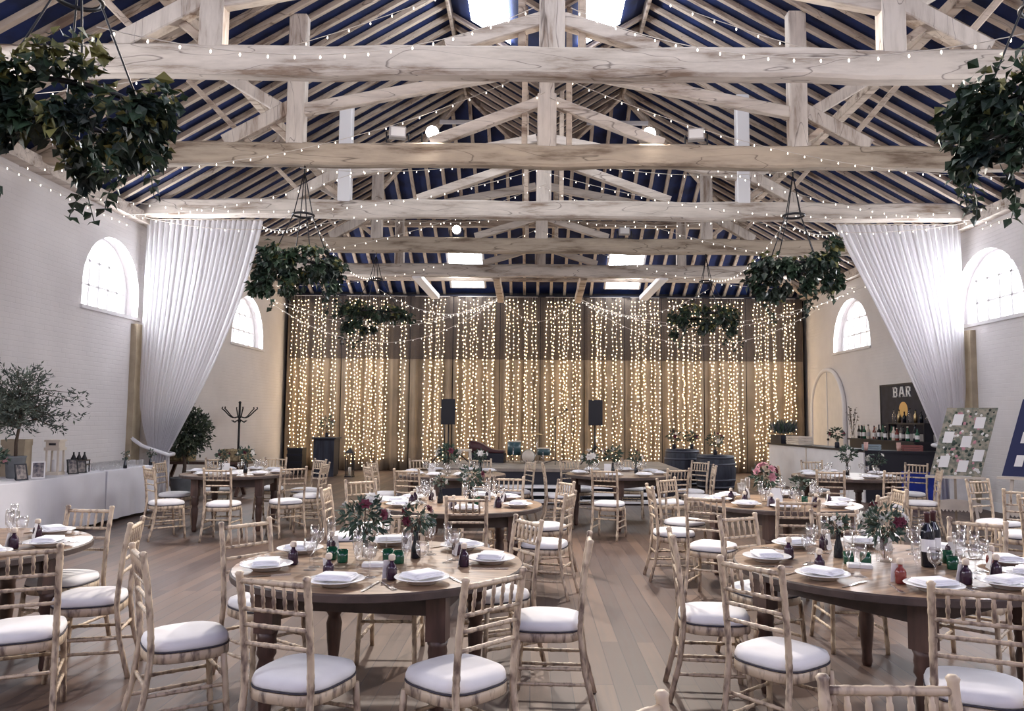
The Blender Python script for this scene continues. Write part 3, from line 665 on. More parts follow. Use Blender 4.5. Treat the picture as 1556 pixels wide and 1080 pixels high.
# ------------------------------------------------------------------ flowers and foliage
def rnd_dir():
    z = random.uniform(-1, 1); a = random.uniform(0, 2*pi); s = sqrt(1 - z*z); return V((s*cos(a), s*sin(a), z))
def blossom_mesh(m, r, nm='blossom'):
    mb = MB()
    for ring, (n, tilt, sc) in enumerate(((6, .35, 1.0), (5, .9, .8), (4, 1.3, .55))):
        for i in range(n):
            a = 2*pi*i/n + ring*.4; d = V((cos(a)*cos(tilt), sin(a)*cos(tilt), sin(tilt))); mb.leaf((0,0,0), d, r*sc*1.1, r*.95*sc, (0,0,1))
    mb.ball((0,0,r*.15), r*.32, 6, 4); return mb.mesh(nm, m)
BL = {'p': blossom_mesh(M['pinkf'], .035), 'r': blossom_mesh(M['redf'], .036), 'w': blossom_mesh(M['whitef'], .024), 'W': blossom_mesh(M['whitef'], .036)}
def posy(loc, lab, vase='tall', R=.12, cols='rwww', big=1.0, nl=140, cat='flowers', vm=None):
    t = thing('flower_vase', lab, cat, loc, random.uniform(0, 6), 'flower vases on the tables')
    mb = MB()
    if vase == 'tall': mb.lathe([(.026, 0), (.03, .005), (.026, .06), (.014, .11), (.013, .15), (.017, .16), (.012, .16), (.011, .11), (.001, .02)], 14, capt=False); h = .16
    else: mb.lathe([(.040, 0), (.045, .006), (.047, .09), (.040, .105), (.044, .118), (.040, .118), (.036, .105), (.042, .08), (.001, .01)], 16, capt=False); h = .118
    mb.build('vase', vm or (M['bottle'] if vase == 'tall' else M['glass']), t)
    mb = MB(); c = V((0, 0, h + R*.75*big))
    for i in range(7):
        d = rnd_dir(); mb.tube([(0, 0, .02), (0, 0, h), c + V((d.x*R*.7, d.y*R*.7, d.z*R*.4))], .003, 4)
    mb.build('stems', M['stem'], t)
    mb = MB()
    for i in range(nl):
        d = rnd_dir(); q = c + V((d.x*R, d.y*R, d.z*R*.85)) * random.uniform(.35, 1.0); dd = (d + rnd_dir()*.7 + V((0,0,-.1))).normalized(); L = random.uniform(.03, .06)*big
        mb.leaf(q, dd, L, L*.45, rnd_dir())
    mb.build('foliage', M['posy'], t)
    for i, ch in enumerate(cols):
        d = rnd_dir(); d.z = abs(d.z)*.9 - .15; d.y -= .25; d.normalize(); q = c + V((d.x*R*.98, d.y*R*.98, d.z*R*.9))
        b = put('blossom', BL[ch], t, q); b.rotation_euler = d.to_track_quat('Z', 'Y').to_euler(); b.scale = (big*(.9 if ch == 'r' else 1.1),)*3
    return t
def on(k, dx, dy): return (TBL[k][0] + dx, TBL[k][1] + dy, TZ)
posy(on('B', -.12, .07), 'bushy posy of dark foliage and white flowers, centre of near left table', 'jar', .14, 'wwWwrrwww', 1.15, 220)
posy(on('B', .17, .15), 'burgundy and white posy in slim dark vase on near left table', 'tall', .095, 'rrrwwwwww', 1.0, 120)
posy(on('C', .02, .10), 'red and white posy in jar beside wine bottles on near right table', 'jar', .125, 'rrrWwwwWww', 1.1, 190)
posy(on('C', -.20, .22), 'small trailing greenery in slim vase on near right table', 'tall', .06, 'ww', .8, 60)
posy(on('D', .10, -.02), 'round green posy in dark vase on second-row left table', 'tall', .12, 'wwwr', 1.15, 150)
posy(on('D', -.20, .06), 'small pale posy on second-row left table', 'tall', .07, 'wwww', .9, 60)
posy(on('E', -.12, .05), 'pink and burgundy posy on second-row right table', 'jar', .13, 'pppprrp', 1.3, 130)
posy(on('E', .24, .10), 'low green posy on second-row right table', 'jar', .085, 'ww', 1.0, 110)
posy(on('F', .10, .05), 'leafy posy with white bloom on coat-stand table', 'tall', .11, 'wWr', 1.2, 110)
posy(on('F', -.26, .12), 'small dark leafy posy on coat-stand table', 'tall', .09, 'rr', 1.1, 90)
posy(on('G', -.06, .0), 'large pale posy on back-row left table', 'jar', .16, 'WWWwwwr', 1.5, 170)
posy(on('G', .40, .14), 'small white posy on back-row left table', 'tall', .10, 'WWw', 1.3, 80)
posy(on('H', -.07, .02), 'tall green posy on back-row right table', 'tall', .13, 'Wwr', 1.4, 130)
posy(on('H', .28, .06), 'small dark posy on back-row right table', 'tall', .10, 'rw', 1.2, 90)
posy(on('H', -.42, .0), 'white posy on the left half of back-row right table', 'jar', .11, 'WWWWW', 1.4, 60)
posy(on('I', .05, .1), 'green leafy posy on bar-side table', 'tall', .14, 'ww', 1.4, 130)
posy(on('I', .46, .05), 'pale posy with trailing stems on bar-side table', 'jar', .12, 'WWww', 1.3, 80)
posy(on('A', -.1, .1), 'mixed posy on left-edge table', 'jar', .12, 'rrww', 1.1, 120)

def tealight(loc, lab):
    t = thing('tealight_holder', lab, 'candle holder', loc, 0, 'green glass tealight holders')
    mb = MB(); mb.lathe([(.026, 0), (.030, .004), (.031, .07), (.0285, .07), (.027, .012), (.001, .010)], 16, capt=False); mb.build('glass_cup', M['greenglass'], t)
    mb = MB(); mb.lathe([(.022, .013), (.023, .03), (.001, .031)], 12, capt=False); mb.build('candle', M['paper'], t)
for k, dx, dy, lab in (('B', .10, -.02, 'front one'), ('B', .03, .03, 'behind the front one'), ('B', -.22, .0, 'left pair, right one'), ('B', -.30, .08, 'left pair, left one'), ('C', .37, .07, 'right of the wine bottles'), ('C', .30, -.12, 'in front of the wine bottles'),
                       ('C', -.22, .02, 'left of the posy'), ('C', -.14, -.02, 'close before the posy'), ('D', .16, -.05, 'right of the posy'), ('E', .22, -.1, 'right of the posy')):
    tealight(on(k, dx, dy), 'green glass tealight holder, %s on the %s' % (lab, TBL[k][4]))
def wine_bottle(loc, lab):
    t = thing('wine_bottle', lab, 'bottle', loc, random.uniform(-.3, .3), 'wine bottles on the near right table')
    mb = MB(); mb.lathe([(.034, 0), (.037, .004), (.037, .185), (.032, .21), (.016, .235), (.0135, .25), (.0135, .29), (.0155, .292), (.0155, .302), (.012, .304)], 22); mb.build('bottle_body', M['bottle'], t)
    mb = MB(); mb.lathe([(.0375, .085), (.0375, .155)], 22, capb=False, capt=False); mb.build('bottle_label', M['paper'], t)
    mb = MB(); mb.lathe([(.0142, .245), (.0145, .29), (.016, .292), (.016, .304), (.003, .306)], 16); mb.build('bottle_capsule', M['maroon'], t)
wine_bottle(on('C', .20, -.05), 'dark wine bottle with white label, left of the two'); wine_bottle(on('C', .27, .02), 'dark wine bottle with white label, right of the two')
for k, dx, dy, rz, nm in (('B', -.02, -.10, .1, 'near left table'), ('C', -.20, -.08, -.3, 'near right table'), ('D', -.06, -.24, .2, 'second-row left table'), ('E', -.05, -.2, -.1, 'second-row right table')):
    mb = MB(); mb.box((-.065, -.04, 0), (.065, .04, .016)); mb.box((-.06, -.035, .016), (.06, .035, .020)); o = mb.build('card_box', M['paper'], None, on(k, dx, dy)); o.rotation_euler = (0,0,rz); tag(o, 'small white card box in the middle of the %s' % nm, 'box', 'card boxes on the tables')
for k, dx, dy, rz, nm in (('F', -.1, -.16, .2, 'coat-stand table'), ('G', -.3, .05, 0, 'back-row left table'), ('H', -.16, -.1, -.2, 'back-row right table'), ('I', -.28, 0, -.3, 'bar-side table'), ('E', -.06, -.12, 0, 'second-row right table')):
    t = thing('table_card', 'white folded table card standing on the %s' % nm, 'card', on(k, dx, dy), rz, 'folded table cards')
    mb = MB(); mb.add([(-.05, -.03, 0), (.05, -.03, 0), (.05, 0, .15), (-.05, 0, .15), (-.05, .03, 0), (.05, .03, 0)], [(0,1,2,3), (3,2,5,4)]); mb.build('card', M['paper'], t)

# ------------------------------------------------------------------ hanging greenery rings
def chandelier(loc, ztop, lab, nl=1500, seed=1, trail=5, ring=True, R=.58, yellow=.12, scale=1.0):
    random.seed(seed)
    t = thing('greenery_chandelier', lab, 'hanging greenery', loc, random.uniform(0, 6), 'greenery rings hung from the roof beams')
    mb = MB(); mb.tube([(R*.8*cos(a*pi/12), R*.8*sin(a*pi/12), 0) for a in range(24)], .02, 6, closed=True); mb.build('hoop', M['black'], t)
    zr = min(.78, ztop - loc[2] - .35)
    mb = MB()
    for i in range(4): a = pi/4 + i*pi/2; mb.tube([(R*.8*cos(a), R*.8*sin(a), 0), (.14*cos(a), .14*sin(a), zr), (.01*cos(a), .01*sin(a), ztop - loc[2] - .12)], .008, 5)
    mb.tube([(0, 0, ztop - loc[2] - .13), (0, 0, ztop - loc[2])], .012, 5); mb.build('hanging_rods', M['black'], t)
    mb = MB(); mb.tube([(.15*cos(a*pi/10), .15*sin(a*pi/10), zr) for a in range(20)], .018, 6, closed=True); mb.build('upper_ring', M['black'], t)
    g = MB()
    clumps = []
    for i in range(20):
        a = 2*pi*(i + random.uniform(-.3, .3))/20; rr = R*random.uniform(.68, 1.02); clumps.append((a, rr, random.gauss(0, .085), random.uniform(.10, .19)))
    for i in range(7): clumps.append((random.uniform(0, 2*pi), R*random.uniform(.75, 1.05), random.uniform(-.34, -.18), random.uniform(.07, .12)))
    for i in range(nl):
        a, rr, zc, cr_ = random.choice(clumps); dd_ = rnd_dir()*cr_*random.random()**.4
        p = V((rr*cos(a), rr*sin(a), zc)) + V((dd_.x, dd_.y, dd_.z*1.1)); z = p.z; d = V((cos(a)*.8, sin(a)*.8, -.7)) + rnd_dir()*.9; L = random.uniform(.07, .135)*scale
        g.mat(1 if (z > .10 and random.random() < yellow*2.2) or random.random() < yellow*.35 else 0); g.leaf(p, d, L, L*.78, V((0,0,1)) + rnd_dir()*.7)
    for q in range(trail):
        a = random.uniform(0, 2*pi); p = V((R*.95*cos(a), R*.95*sin(a), -.15)); Ln = random.uniform(.25, .62); pts = []
        for s in range(9):
            f = s/8; pts.append(p + V((.08*sin(f*5 + q), .06*cos(f*4 + q), -Ln*f)))
        g.mat(0); g.tube(pts, .004, 4)
        for s in range(1, 9):
            for e in range(2): d = V((random.uniform(-1,1), random.uniform(-1,1), -.5)); L = random.uniform(.06, .11)*scale; g.leaf(pts[s], d, L, L*.8, V((0,0,1)) + rnd_dir()*.5)
    o = g.build('ivy_foliage', [M['ivy'], M['ivyl']], t); random.seed(seed + 50)
    return t
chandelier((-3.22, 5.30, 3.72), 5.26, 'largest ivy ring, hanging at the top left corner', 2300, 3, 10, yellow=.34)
chandelier((3.62, 5.35, 3.74), 5.26, 'ivy ring cut off by the right edge at the top', 2000, 5, 8, yellow=.10)
chandelier((-3.38, 11.29, 3.74), 5.26, 'ivy ring hanging beside the left white drape', 1700, 8, 6, yellow=.08)
chandelier((3.82, 11.29, 3.78), 5.26, 'ivy ring hanging beside the right white drape', 1700, 11, 6, yellow=.08)
chandelier((-3.52, 17.33, 3.86), 5.27, 'far ivy ring hanging before the lit backdrop on the left', 1100, 14, 4, R=.72)
chandelier((3.88, 17.33, 3.86), 5.27, 'far ivy ring hanging before the lit backdrop on the right', 1100, 17, 4, R=.72)
random.seed(99)

# ------------------------------------------------------------------ backdrop drapes, curtain of lights
BX0, BX1, BY = -7.28, 8.05, 23.14
edges = [-7.28, -5.65, -3.62, -2.35, -.95, .25, 1.55, 2.75, 3.85, 5.10, 6.35, 8.05]
def drape_mesh(x0, x1, y, z0, z1, amp, per, m, nz=10, seed=0, flare=.0):
    mb = MB(); n = int((x1 - x0) / per * 10); vs = []; rs = random.Random(seed); ph = rs.uniform(0, 6)
    for j in range(nz + 1):
        z = z0 + (z1 - z0) * j / nz; f = 1 - j / nz
        for i in range(n + 1):
            u = i / n; x = x0 + (x1 - x0) * u
            edge = min(1, min(u, 1-u) * 12)
            w = sin(2*pi*(x - x0)/per + ph + .5*sin(x*3.1 + seed)) + .4*sin(2*pi*(x - x0)/per*2.3 + ph*2 + f*.6)
            vs.append((x + .02*f*sin(x*5 + seed)*edge, y + amp*w*edge*(.75 + .35*f) - flare*f, z))
    W = n + 1; mb.add(vs, [(j*W+i, j*W+i+1, (j+1)*W+i+1, (j+1)*W+i) for j in range(nz) for i in range(n)], True)
    return mb.mesh('drape', m)
ordn = ['first', 'second', 'third', 'fourth', 'fifth', 'sixth', 'seventh', 'eighth', 'ninth', 'tenth', 'eleventh']
for i in range(11):
    o = put('backdrop_drape', drape_mesh(edges[i], edges[i+1] - .02, BY, .015, 5.16, .062, .34, M['drape'], 10, i*3+1), None)
    o.modifiers.new('cloth', 'SOLIDIFY').thickness = .006
    tag(o, 'tall taupe drape panel behind the stage, %s from the left' % ordn[i], 'curtain', 'backdrop drape panels')
o = put('dark_upper_sheet', drape_mesh(-7.2, 7.98, BY - .105, 3.28, 5.15, .012, .42, M['overlay'], 4, 77), None); tag(o, 'dark see-through sheet across the upper third of the backdrop', 'curtain')  # separate dark sheet in front makes the backdrop's upper part darker
# strands of warm bulbs, in panels between the deep folds
for i in range(11):
    x0, x1 = edges[i] + (.14 if i else .16), edges[i+1] - (.10 if i < 10 else .28)
    n = int((x1 - x0) / .104)
    t = thing('light_curtain', 'panel of hanging warm fairy lights on the backdrop, %s from the left' % ordn[i], 'string lights', (0, 0, 0), 0, 'fairy light panels on the backdrop')
    member('header_wire', (x0, BY - .17, 5.14), (x1, BY - .17, 5.14), .012, .012, M['wire'], t, ch=0)
    for s in range(n):
        x = x0 + (x1 - x0) * (s + .5) / n + random.uniform(-.025, .025)
        if random.random() < .13: continue
        mb = MB(); sw = random.uniform(-.05, .05); pts = []; zb = .12 + random.uniform(0, .25); yy = BY - .165
        mb.mat(0); P2 = lambda z: (x + sw*sin((5.1 - z)*.7) + .012*sin(z*9 + s), yy + .012*sin(z*7 + s), z)
        mb.tube([P2(5.13 - (5.13 - zb)*q/10) for q in range(11)], .0022, 3, cap=False)
        mb.mat(1); z = 5.06 - random.uniform(0, .12)
        while z > zb:
            p = P2(z); mb.octa((p[0] + random.uniform(-.025, .025), p[1] + random.uniform(-.01, .01), z), random.uniform(.0105, .0165)); z -= random.uniform(.09, .14)
        mb.build('light_strand', [M['wire'], M['bulb']], t)

# ------------------------------------------------------------------ overhead fairy-light strings
bulb_me = None
mb = MB(); mb.ball((0, 0, -.026), .0085, 6, 4, (1, 1, 1.9)); bulb_me = mb.mesh('bulb', M['bulb2'])
mb = MB(); mb.lathe([(.005, -.014), (.006, 0)], 6); 
def light_string(a, b, sag, lab, sp=.24):
    a = V(a); b = V(b); L = (b - a).length; n = max(8, int(L / .3)); mid = (a + b) / 2
    t = thing('fairy_light_string', lab, 'string lights', mid, 0, 'strings of fairy lights under the roof')
    f = lambda u: a.lerp(b, u) - V((0, 0, sag*4*u*(1-u))) - mid
    mb = MB(); mb.tube([f(i/n) for i in range(n+1)], .0045, 4); mb.build('wire', M['wire'], t)
    k = min(95, int(L / sp))
    for i in range(k): put('bulb', bulb_me, t, f((i + .5) / k))
K = lambda k, z=6.2: (CX + random.uniform(-.06, .06), TY[k] - .02, z)
WLx, WRx = XL + .06, XR - .06
S = [
 (K(1, 6.7), (WLx, 8.5, 5.10), .5, 'from the nearest king post to the left wall'), (K(1, 6.62), (WRx, 8.5, 5.10), .5, 'from the nearest king post to the right wall'),
 (K(2, 6.75), (WLx, 10.9, 5.10), .55, 'from the second king post forward to the left wall'), (K(2, 6.67), (WRx, 10.9, 5.10), .55, 'from the second king post forward to the right wall'),
 (K(2, 6.35), (WLx, 13.6, 5.10), .45, 'from the second king post back to the left wall'), (K(2, 6.27), (WRx, 13.6, 5.10), .45, 'from the second king post back to the right wall'),
 (K(3, 6.55), (-3.42, 11.2, 5.2), .2, 'from the third king post to the second beam, left'), (K(3, 6.47), (3.8, 11.2, 5.2), .2, 'from the third king post to the second beam, right'),
 (K(3, 6.2), (WLx, 12.3, 5.10), .5, 'from the third king post to the left window'), (K(3, 6.12), (WRx, 12.3, 5.10), .5, 'from the third king post to the right window'),
 (K(3, 5.9), (WLx, 16.6, 5.0), .45, 'from the third king post behind the left drape'), (K(3, 5.84), (WRx, 16.6, 5.0), .45, 'from the third king post behind the right drape'),
 (K(4, 6.2), (-3.4, 14.1, 5.25), .2, 'from the fourth king post to the third beam, left'), (K(4, 6.12), (3.8, 14.1, 5.25), .2, 'from the fourth king post to the third beam, right'),
 (K(4, 5.8), (WLx, 19.4, 4.9), .5, 'from the fourth king post to the far left wall'), (K(4, 5.74), (WRx, 19.4, 4.9), .5, 'from the fourth king post to the far right wall'),
 ((WLx, 8.3, 5.10), (WLx, 14.0, 5.02), .06, 'along the top of the left wall'), ((WRx, 8.3, 5.14), (WRx, 14.0, 5.06), .06, 'along the top of the right wall'),
 ((WLx + .1, 14.0, 5.2), (-3.5, 14.05, 5.15), .22, 'along the top of the left white drape'), ((WRx - .1, 14.0, 5.2), (3.9, 14.05, 5.2), .22, 'along the top of the right white drape'),
 ((-4.9, 13.9, 5.0), (-3.4, 11.6, 4.5), .12, 'from the left drape to its ivy ring'), ((5.6, 13.9, 5.0), (3.9, 11.6, 4.5), .12, 'from the right drape to its ivy ring'),
 ((-.95, 22.95, 5.15), (WLx, 19.6, 4.85), .95, 'upper swag before the backdrop, left'), ((1.3, 22.95, 5.15), (WRx, 19.6, 4.85), .95, 'upper swag before the backdrop, right'),
 ((-.95, 22.9, 5.12), (WLx, 21.6, 4.75), 1.25, 'lower swag before the backdrop, left'), ((1.3, 22.9, 5.12), (WRx, 21.6, 4.75), 1.25, 'lower swag before the backdrop, right'),
 ((-.95, 22.9, 5.12), (1.3, 22.9, 5.12), .72, 'short swag at the centre of the backdrop'),
 ((-3.5, 17.2, 4.45), (-.95, 22.9, 5.1), .55, 'from the far left ivy ring to the backdrop'), ((3.9, 17.2, 4.45), (1.3, 22.9, 5.1), .55, 'from the far right ivy ring to the backdrop'),
 ((-3.38, 11.62, 4.62), (-3.5, 17.2, 4.7), .35, 'between the two left ivy rings'), ((3.84, 11.62, 4.62), (3.9, 17.2, 4.7), .35, 'between the two right ivy rings'),
 ((WLx, 16.8, 4.9), (-.95, 22.85, 5.1), 1.0, 'long swag from behind the left drape to the backdrop'), ((WRx, 16.8, 4.9), (1.3, 22.85, 5.1), 1.0, 'long swag from behind the right drape to the backdrop'),
 ((-3.2, 5.5, 4.4), (CX - .2, TY[1] - .02, 6.0), .35, 'from the nearest left ivy ring to the king post'), ((3.6, 5.5, 4.4), (CX + .2, TY[1] - .02, 6.0), .35, 'from the nearest right ivy ring to the king post'),
]
for a, b, s, l in S: light_string(a, b, s, 'string of fairy lights ' + l)

# ------------------------------------------------------------------ white swept-back drapes at the third truss
def swept(name, s, lab):
    """top edge along the beam, gathered and tied to the wall at about waist height, then falling"""
    X = XL + .16 if s < 0 else XR - .16
    tx = -5.07 if s < 0 else 5.66; ztie = .88 if s < 0 else 1.15
    kx = X + (.46 if s < 0 else -.42)
    t = thing(name, lab, 'curtain', (X, 14.42, 0))
    n, m = 190, 26; vs = []
    for j in range(m + 1):
        f = j / m; z = 5.22 + (ztie - 5.22) * f
        for i in range(n + 1):
            u = i / n
            # wall-side edge hangs straight, free edge sweeps to the tie
            e = f**1.12
            free = tx + (kx + (.12 if s < 0 else -.12) - tx) * e - s*(-1)*0
            bow = .22 * sin(pi*f) * (-s) * -1
            free = free + (-bow if s > 0 else bow) * -.6
            wall = X + (kx - X) * max(0, (f - .72)/.28)**2 * .55
            x = wall + (free - wall) * u
            fold = .040*(1 - .5*f) * sin(u*2*pi*21 + 1.6*sin(u*9)) + .016*sin(u*2*pi*47 + 2*sin(u*5))
            vs.append((x - X, fold, z))
    W = n + 1; mb = MB(); mb.add(vs, [(j*W+i, j*W+i+1, (j+1)*W+i+1, (j+1)*W+i) for j in range(m) for i in range(n)], True); mb.build('voile_sheet', M['voile'], t)
    # tail below the tie
    vs = []; n2 = 40; m2 = 8
    for j in range(m2 + 1):
        f = j / m2; z = ztie + (.02 - ztie) * f
        for i in range(n2 + 1):
            u = i / n2; w = .30 + .28*f; x = kx - X + (u - .5) * w * 1.0 + (-.12*f if s < 0 else .12*f); vs.append((x, .05*sin(u*2*pi*7), z))
    W = n2 + 1; mb = MB(); mb.add(vs, [(j*W+i, j*W+i+1, (j+1)*W+i+1, (j+1)*W+i) for j in range(m2) for i in range(n2)], True); mb.build('voile_tail', M['voile'], t)
    mb = MB(); wx = (XL + .01 - X) if s < 0 else (XR - .01 - X)
    pts = [(wx, -.05, ztie + .32), ((kx - X)*.5 + wx*.5, -.11, ztie + .13), (kx - X + (.18 if s < 0 else -.18), -.10, ztie - .03), (kx - X + (.2 if s < 0 else -.2), .06, ztie - .02), ((kx - X)*.6, .1, ztie + .06)]
    mb.tube(pts, .035, 8); mb.build('tieback', M['linen'], t)
    mb = MB(); mb.tube([(.0, 0, 5.235), (tx - X, 0, 5.235)], .012, 8); mb.build('curtain_pole', M['wire'], t)
swept('voile_curtain', -1, 'white voile curtain swept back and tied to the left wall'); swept('voile_curtain', 1, 'white voile curtain swept back and tied to the right wall beside the bar')

# ------------------------------------------------------------------ stage, steps, band gear
st = thing('stage', 'low wooden stage before the lit backdrop', 'stage', (.35, 15.2, 0))
mb = MB(); mb.box((-2.35, 0, .54), (2.55, 2.8, .60)); mb.build('stage_deck', M['stage'], st)
mb = MB(); mb.box((-2.33, .03, .0), (2.53, .06, .54)); mb.box((-2.33, .06, 0), (-2.30, 2.78, .54)); mb.box((2.50, .06, 0), (2.53, 2.78, .54)); mb.build('stage_skirt', M['barblack'], st)
sp = thing('stage_steps', 'white slatted steps along the foot of the stage', 'steps', (.75, 14.5, 0))
for i, (z, y0) in enumerate(((.30, .36), (.185, .16), (.07, -.04))):
    mb = MB(); mb.box((-1.45, y0, z - .045), (1.75, y0 + .26, z)); mb.build('step_tread', M['frame'], sp)
for x in (-1.4, .15, 1.68):
    mb = MB(); mb.box((x, .0, 0), (x + .04, .6, .025)); mb.box((x, .05, .025), (x + .04, .20, .14)); mb.box((x, .40, .025), (x + .04, .60, .254)); mb.build('step_bearer', M['navy'], sp)
def speaker(x, y, lab, lab2):
    t = thing('speaker_stand', lab2, 'stand', (x, y, .60), 0, 'speaker stands on the stage')
    mb = MB(); mb.tube([(0, 0, .08), (0, 0, .82)], .018, 8); mb.build('pole', M['black'], t)
    mb = MB(); mb.lathe([(.03, .30), (.034, .32), (.034, .38), (.03, .40)], 10); mb.build('collar', M['black'], t)
    for i in range(3):
        a = pi/2 + i*2*pi/3 + .3; mb = MB(); mb.tube([(.02*cos(a), .02*sin(a), .38), (.48*cos(a), .48*sin(a), .012)], .013, 6); mb.build('leg', M['black'], t)
    s = thing('loudspeaker', lab, 'speaker', (x, y, 1.421), 0, 'loudspeakers on stands'); s.scale = (.94,)*3
    mb = MB(); mb.add([(-.16, -.14, 0), (.16, -.14, 0), (.12, .15, 0), (-.12, .15, 0), (-.16, -.14, .58), (.16, -.14, .58), (.12, .15, .58), (-.12, .15, .58)], [(3,2,1,0), (4,5,6,7), (0,1,5,4), (1,2,6,5), (2,3,7,6), (3,0,4,7)]); mb.build('cabinet', M['navy'], s)
    mb = MB(); mb.box((-.145, -.152, .02), (.145, -.1405, .56)); mb.build('speaker_grille', M['black'], s)
speaker(-1.79, 16.9, 'black loudspeaker on the left stand above the stage', 'black tripod stand under the left loudspeaker')
speaker(1.36, 16.9, 'black loudspeaker on the right stand above the stage', 'black tripod stand under the right loudspeaker')
def drum(name, loc, r, h, lab, m, legs=True, side=False):
    t = thing(name, lab, 'drum', loc, 0, 'drum kit on the stage')
    mb = MB()
    z0 = .16 if legs else 0
    if side:
        mb.tube([(0, -h/2, r), (0, h/2, r)], r, 24); mb.build('drum_shell', m, t); mb = MB(); mb.tube([(0, -h/2 - .012, r), (0, -h/2 - .002, r)], r*.95, 24); mb.build('drum_head', M['cream'], t)
    else:
        mb.lathe([(r, z0), (r, z0 + h)], 22); mb.build('drum_shell', m, t); mb = MB(); mb.lathe([(r*1.03, z0 + h - .015), (r*1.03, z0 + h + .008), (r*.9, z0 + h + .010)], 22); mb.build('drum_head', M['cream'], t)
        for i in range(3):
            a = i*2*pi/3 + .4; mb = MB(); mb.tube([(r*1.04*cos(a), r*1.04*sin(a), 0), (r*1.04*cos(a), r*1.04*sin(a), z0 + h*.6)], .009, 5); mb.build('leg', M['steel'], t)
drum('floor_tom', (-.38, 17.3, .60), .15, .30, 'teal floor tom drum, left of the kit', M['teal'])
drum('bass_drum', (-.07, 17.1, .60), .145, .30, 'small pale-fronted bass drum at the centre of the stage', M['teal'], False, True)
drum('snare_drum', (.27, 17.35, .60), .145, .15, 'teal drum on tall legs, right of the kit', M['teal'])
cy = thing('cymbal_stand', 'thin cymbal stand among the drums', 'stand', (.12, 17.68, .60))
mb = MB(); mb.tube([(0, 0, 0), (0, 0, .62)], .009, 6); mb.build('pole', M['steel'], cy); mb = MB(); mb.lathe([(.16, .60), (.05, .625), (.01, .63)], 20); mb.build('cymbal', M['brass'], cy)
for i in range(3):
    a = i*2*pi/3; mb = MB(); mb.tube([(0, 0, .2), (.18*cos(a), .18*sin(a), .008)], .007, 5); mb.build('leg', M['steel'], cy)
def mic(x, y, lab):
    t = thing('microphone_stand', lab, 'stand', (x, y, .60), 0, 'microphone stands on the stage')
    mb = MB(); mb.tube([(0, 0, .05), (0, 0, 1.0)], .012, 6); mb.build('pole', M['black'], t)
    for i in range(3):
        a = i*2*pi/3 + .5; mb = MB(); mb.tube([(0, 0, .09), (.28*cos(a), .28*sin(a), .009)], .009, 5); mb.build('leg', M['black'], t)
    mb = MB(); mb.tube([(-.12, 0, .92), (.22, -.05, 1.14)], .007, 5); mb.build('boom_arm', M['black'], t); mb = MB(); mb.ball((.24, -.055, 1.155), .028, 8, 6); mb.build('microphone', M['black'], t)
mic(.50, 16.7, 'black microphone stand right of the drums'); mic(-1.95, 17.6, 'black microphone stand behind the left loudspeaker')
kb = thing('keyboard_case', 'dark maroon instrument case resting on the stage left of the drums', 'case', (-1.00, 17.3, .60), -.15)
mb = MB(); mb.box((-.36, -.16, 0), (.42, .16, .20)); mb.build('case_base', M['navy'], kb)
mb = MB(); vs = []
for i in range(13):
    u = i/12; x = -.36 + .76*u; z = .46 - .22*u + .03*sin(u*7); vs += [(x, -.14, z), (x, .14, z), (x, .14, .205), (x, -.14, .205)]
mb.add(vs, [(i*4+j, i*4+(j+1) % 4, (i+1)*4+(j+1) % 4, (i+1)*4+j) for i in range(12) for j in range(4)] + [(3,2,1,0), (48,49,50,51)], True); mb.build('case_lid', M['maroon'], kb)
so = thing('low_stool', 'pale low wooden stool by the left speaker stand', 'stool', (-1.42, 16.5, .60))
mb = MB(); mb.box((-.16, -.14, .27), (.16, .14, .31)); mb.build('seat', M['cream'], so)
for sx in (-1, 1):
    for sy in (-1, 1): mb = MB(); mb.bar((sx*.13, sy*.11, .27), (sx*.14, sy*.12, 0), .03, .03); mb.build('leg', M['cream'], so)

# ------------------------------------------------------------------ barrels, floral tops and dark objects by the backdrop
def barrel(x, y, r, h, lab):
    t = thing('wooden_barrel', lab, 'barrel', (x, y, 0), 0, 'dark barrels right of the stage')
    mb = MB(); pr = []
    for i in range(11): u = i/10; pr.append((r*(.80 + .20*sin(pi*(.12 + .76*u))), h*u))
    mb.lathe(pr, 28); mb.build('barrel_body', M['barrel'], t)
    for u in (.06, .27, .73, .93): rr = r*(.80 + .20*sin(pi*(.12 + .76*u))) + .006; mb = MB(); mb.lathe([(rr, h*u - .025), (rr + .003, h*u + .025)], 28); mb.build('hoop', M['hoop'], t)
barrel(3.62, 18.9, .44, .86, 'dark barrel with metal hoops behind its neighbour, right of the stage'); barrel(4.22, 18.1, .46, .76, 'nearer dark barrel with metal hoops, right of the stage')
def pot_flower(loc, lab, R=.16, cols='rrw', m='posy'):
    t = posy(loc, lab, 'jar', R, cols, 1.6, 110, 'flowers', M['navy']); t['group'] = 'flower pots beside the stage and bar'
pot_flower((3.42, 18.9, .862), 'small dark flower pot on the left of the back barrel'); pot_flower((3.85, 18.95, .862), 'small dark flower pot on the right of the back barrel', .15); pot_flower((4.22, 18.1, .762), 'dark and white flower pot on the nearer barrel', .18, 'WWrr')
lb = thing('bar_cabinet', 'dark cloth-covered cabinet with plants left of the stage', 'cabinet', (-5.45, 20.9, 0))
mb = MB(); mb.box((-.27, -.25, .04), (.27, .25, .98)); mb.build('cabinet_body', M['navy'], lb); mb = MB(); mb.box((-.32, -.3, .98), (.32, .3, 1.02)); mb.build('cabinet_top', M['barrel'], lb)
mb = MB(); mb.box((-.27, -.28, .0), (.27, -.252, .94)); mb.build('cabinet_door', M['barrel'], lb); mb = MB(); mb.box((-.24, -.22, 0), (.24, .22, .04)); mb.build('plinth', M['black'], lb)
pot_flower((-5.45, 20.9, 1.022), 'dark trailing plant on the cabinet left of the stage', .22, 'rw')
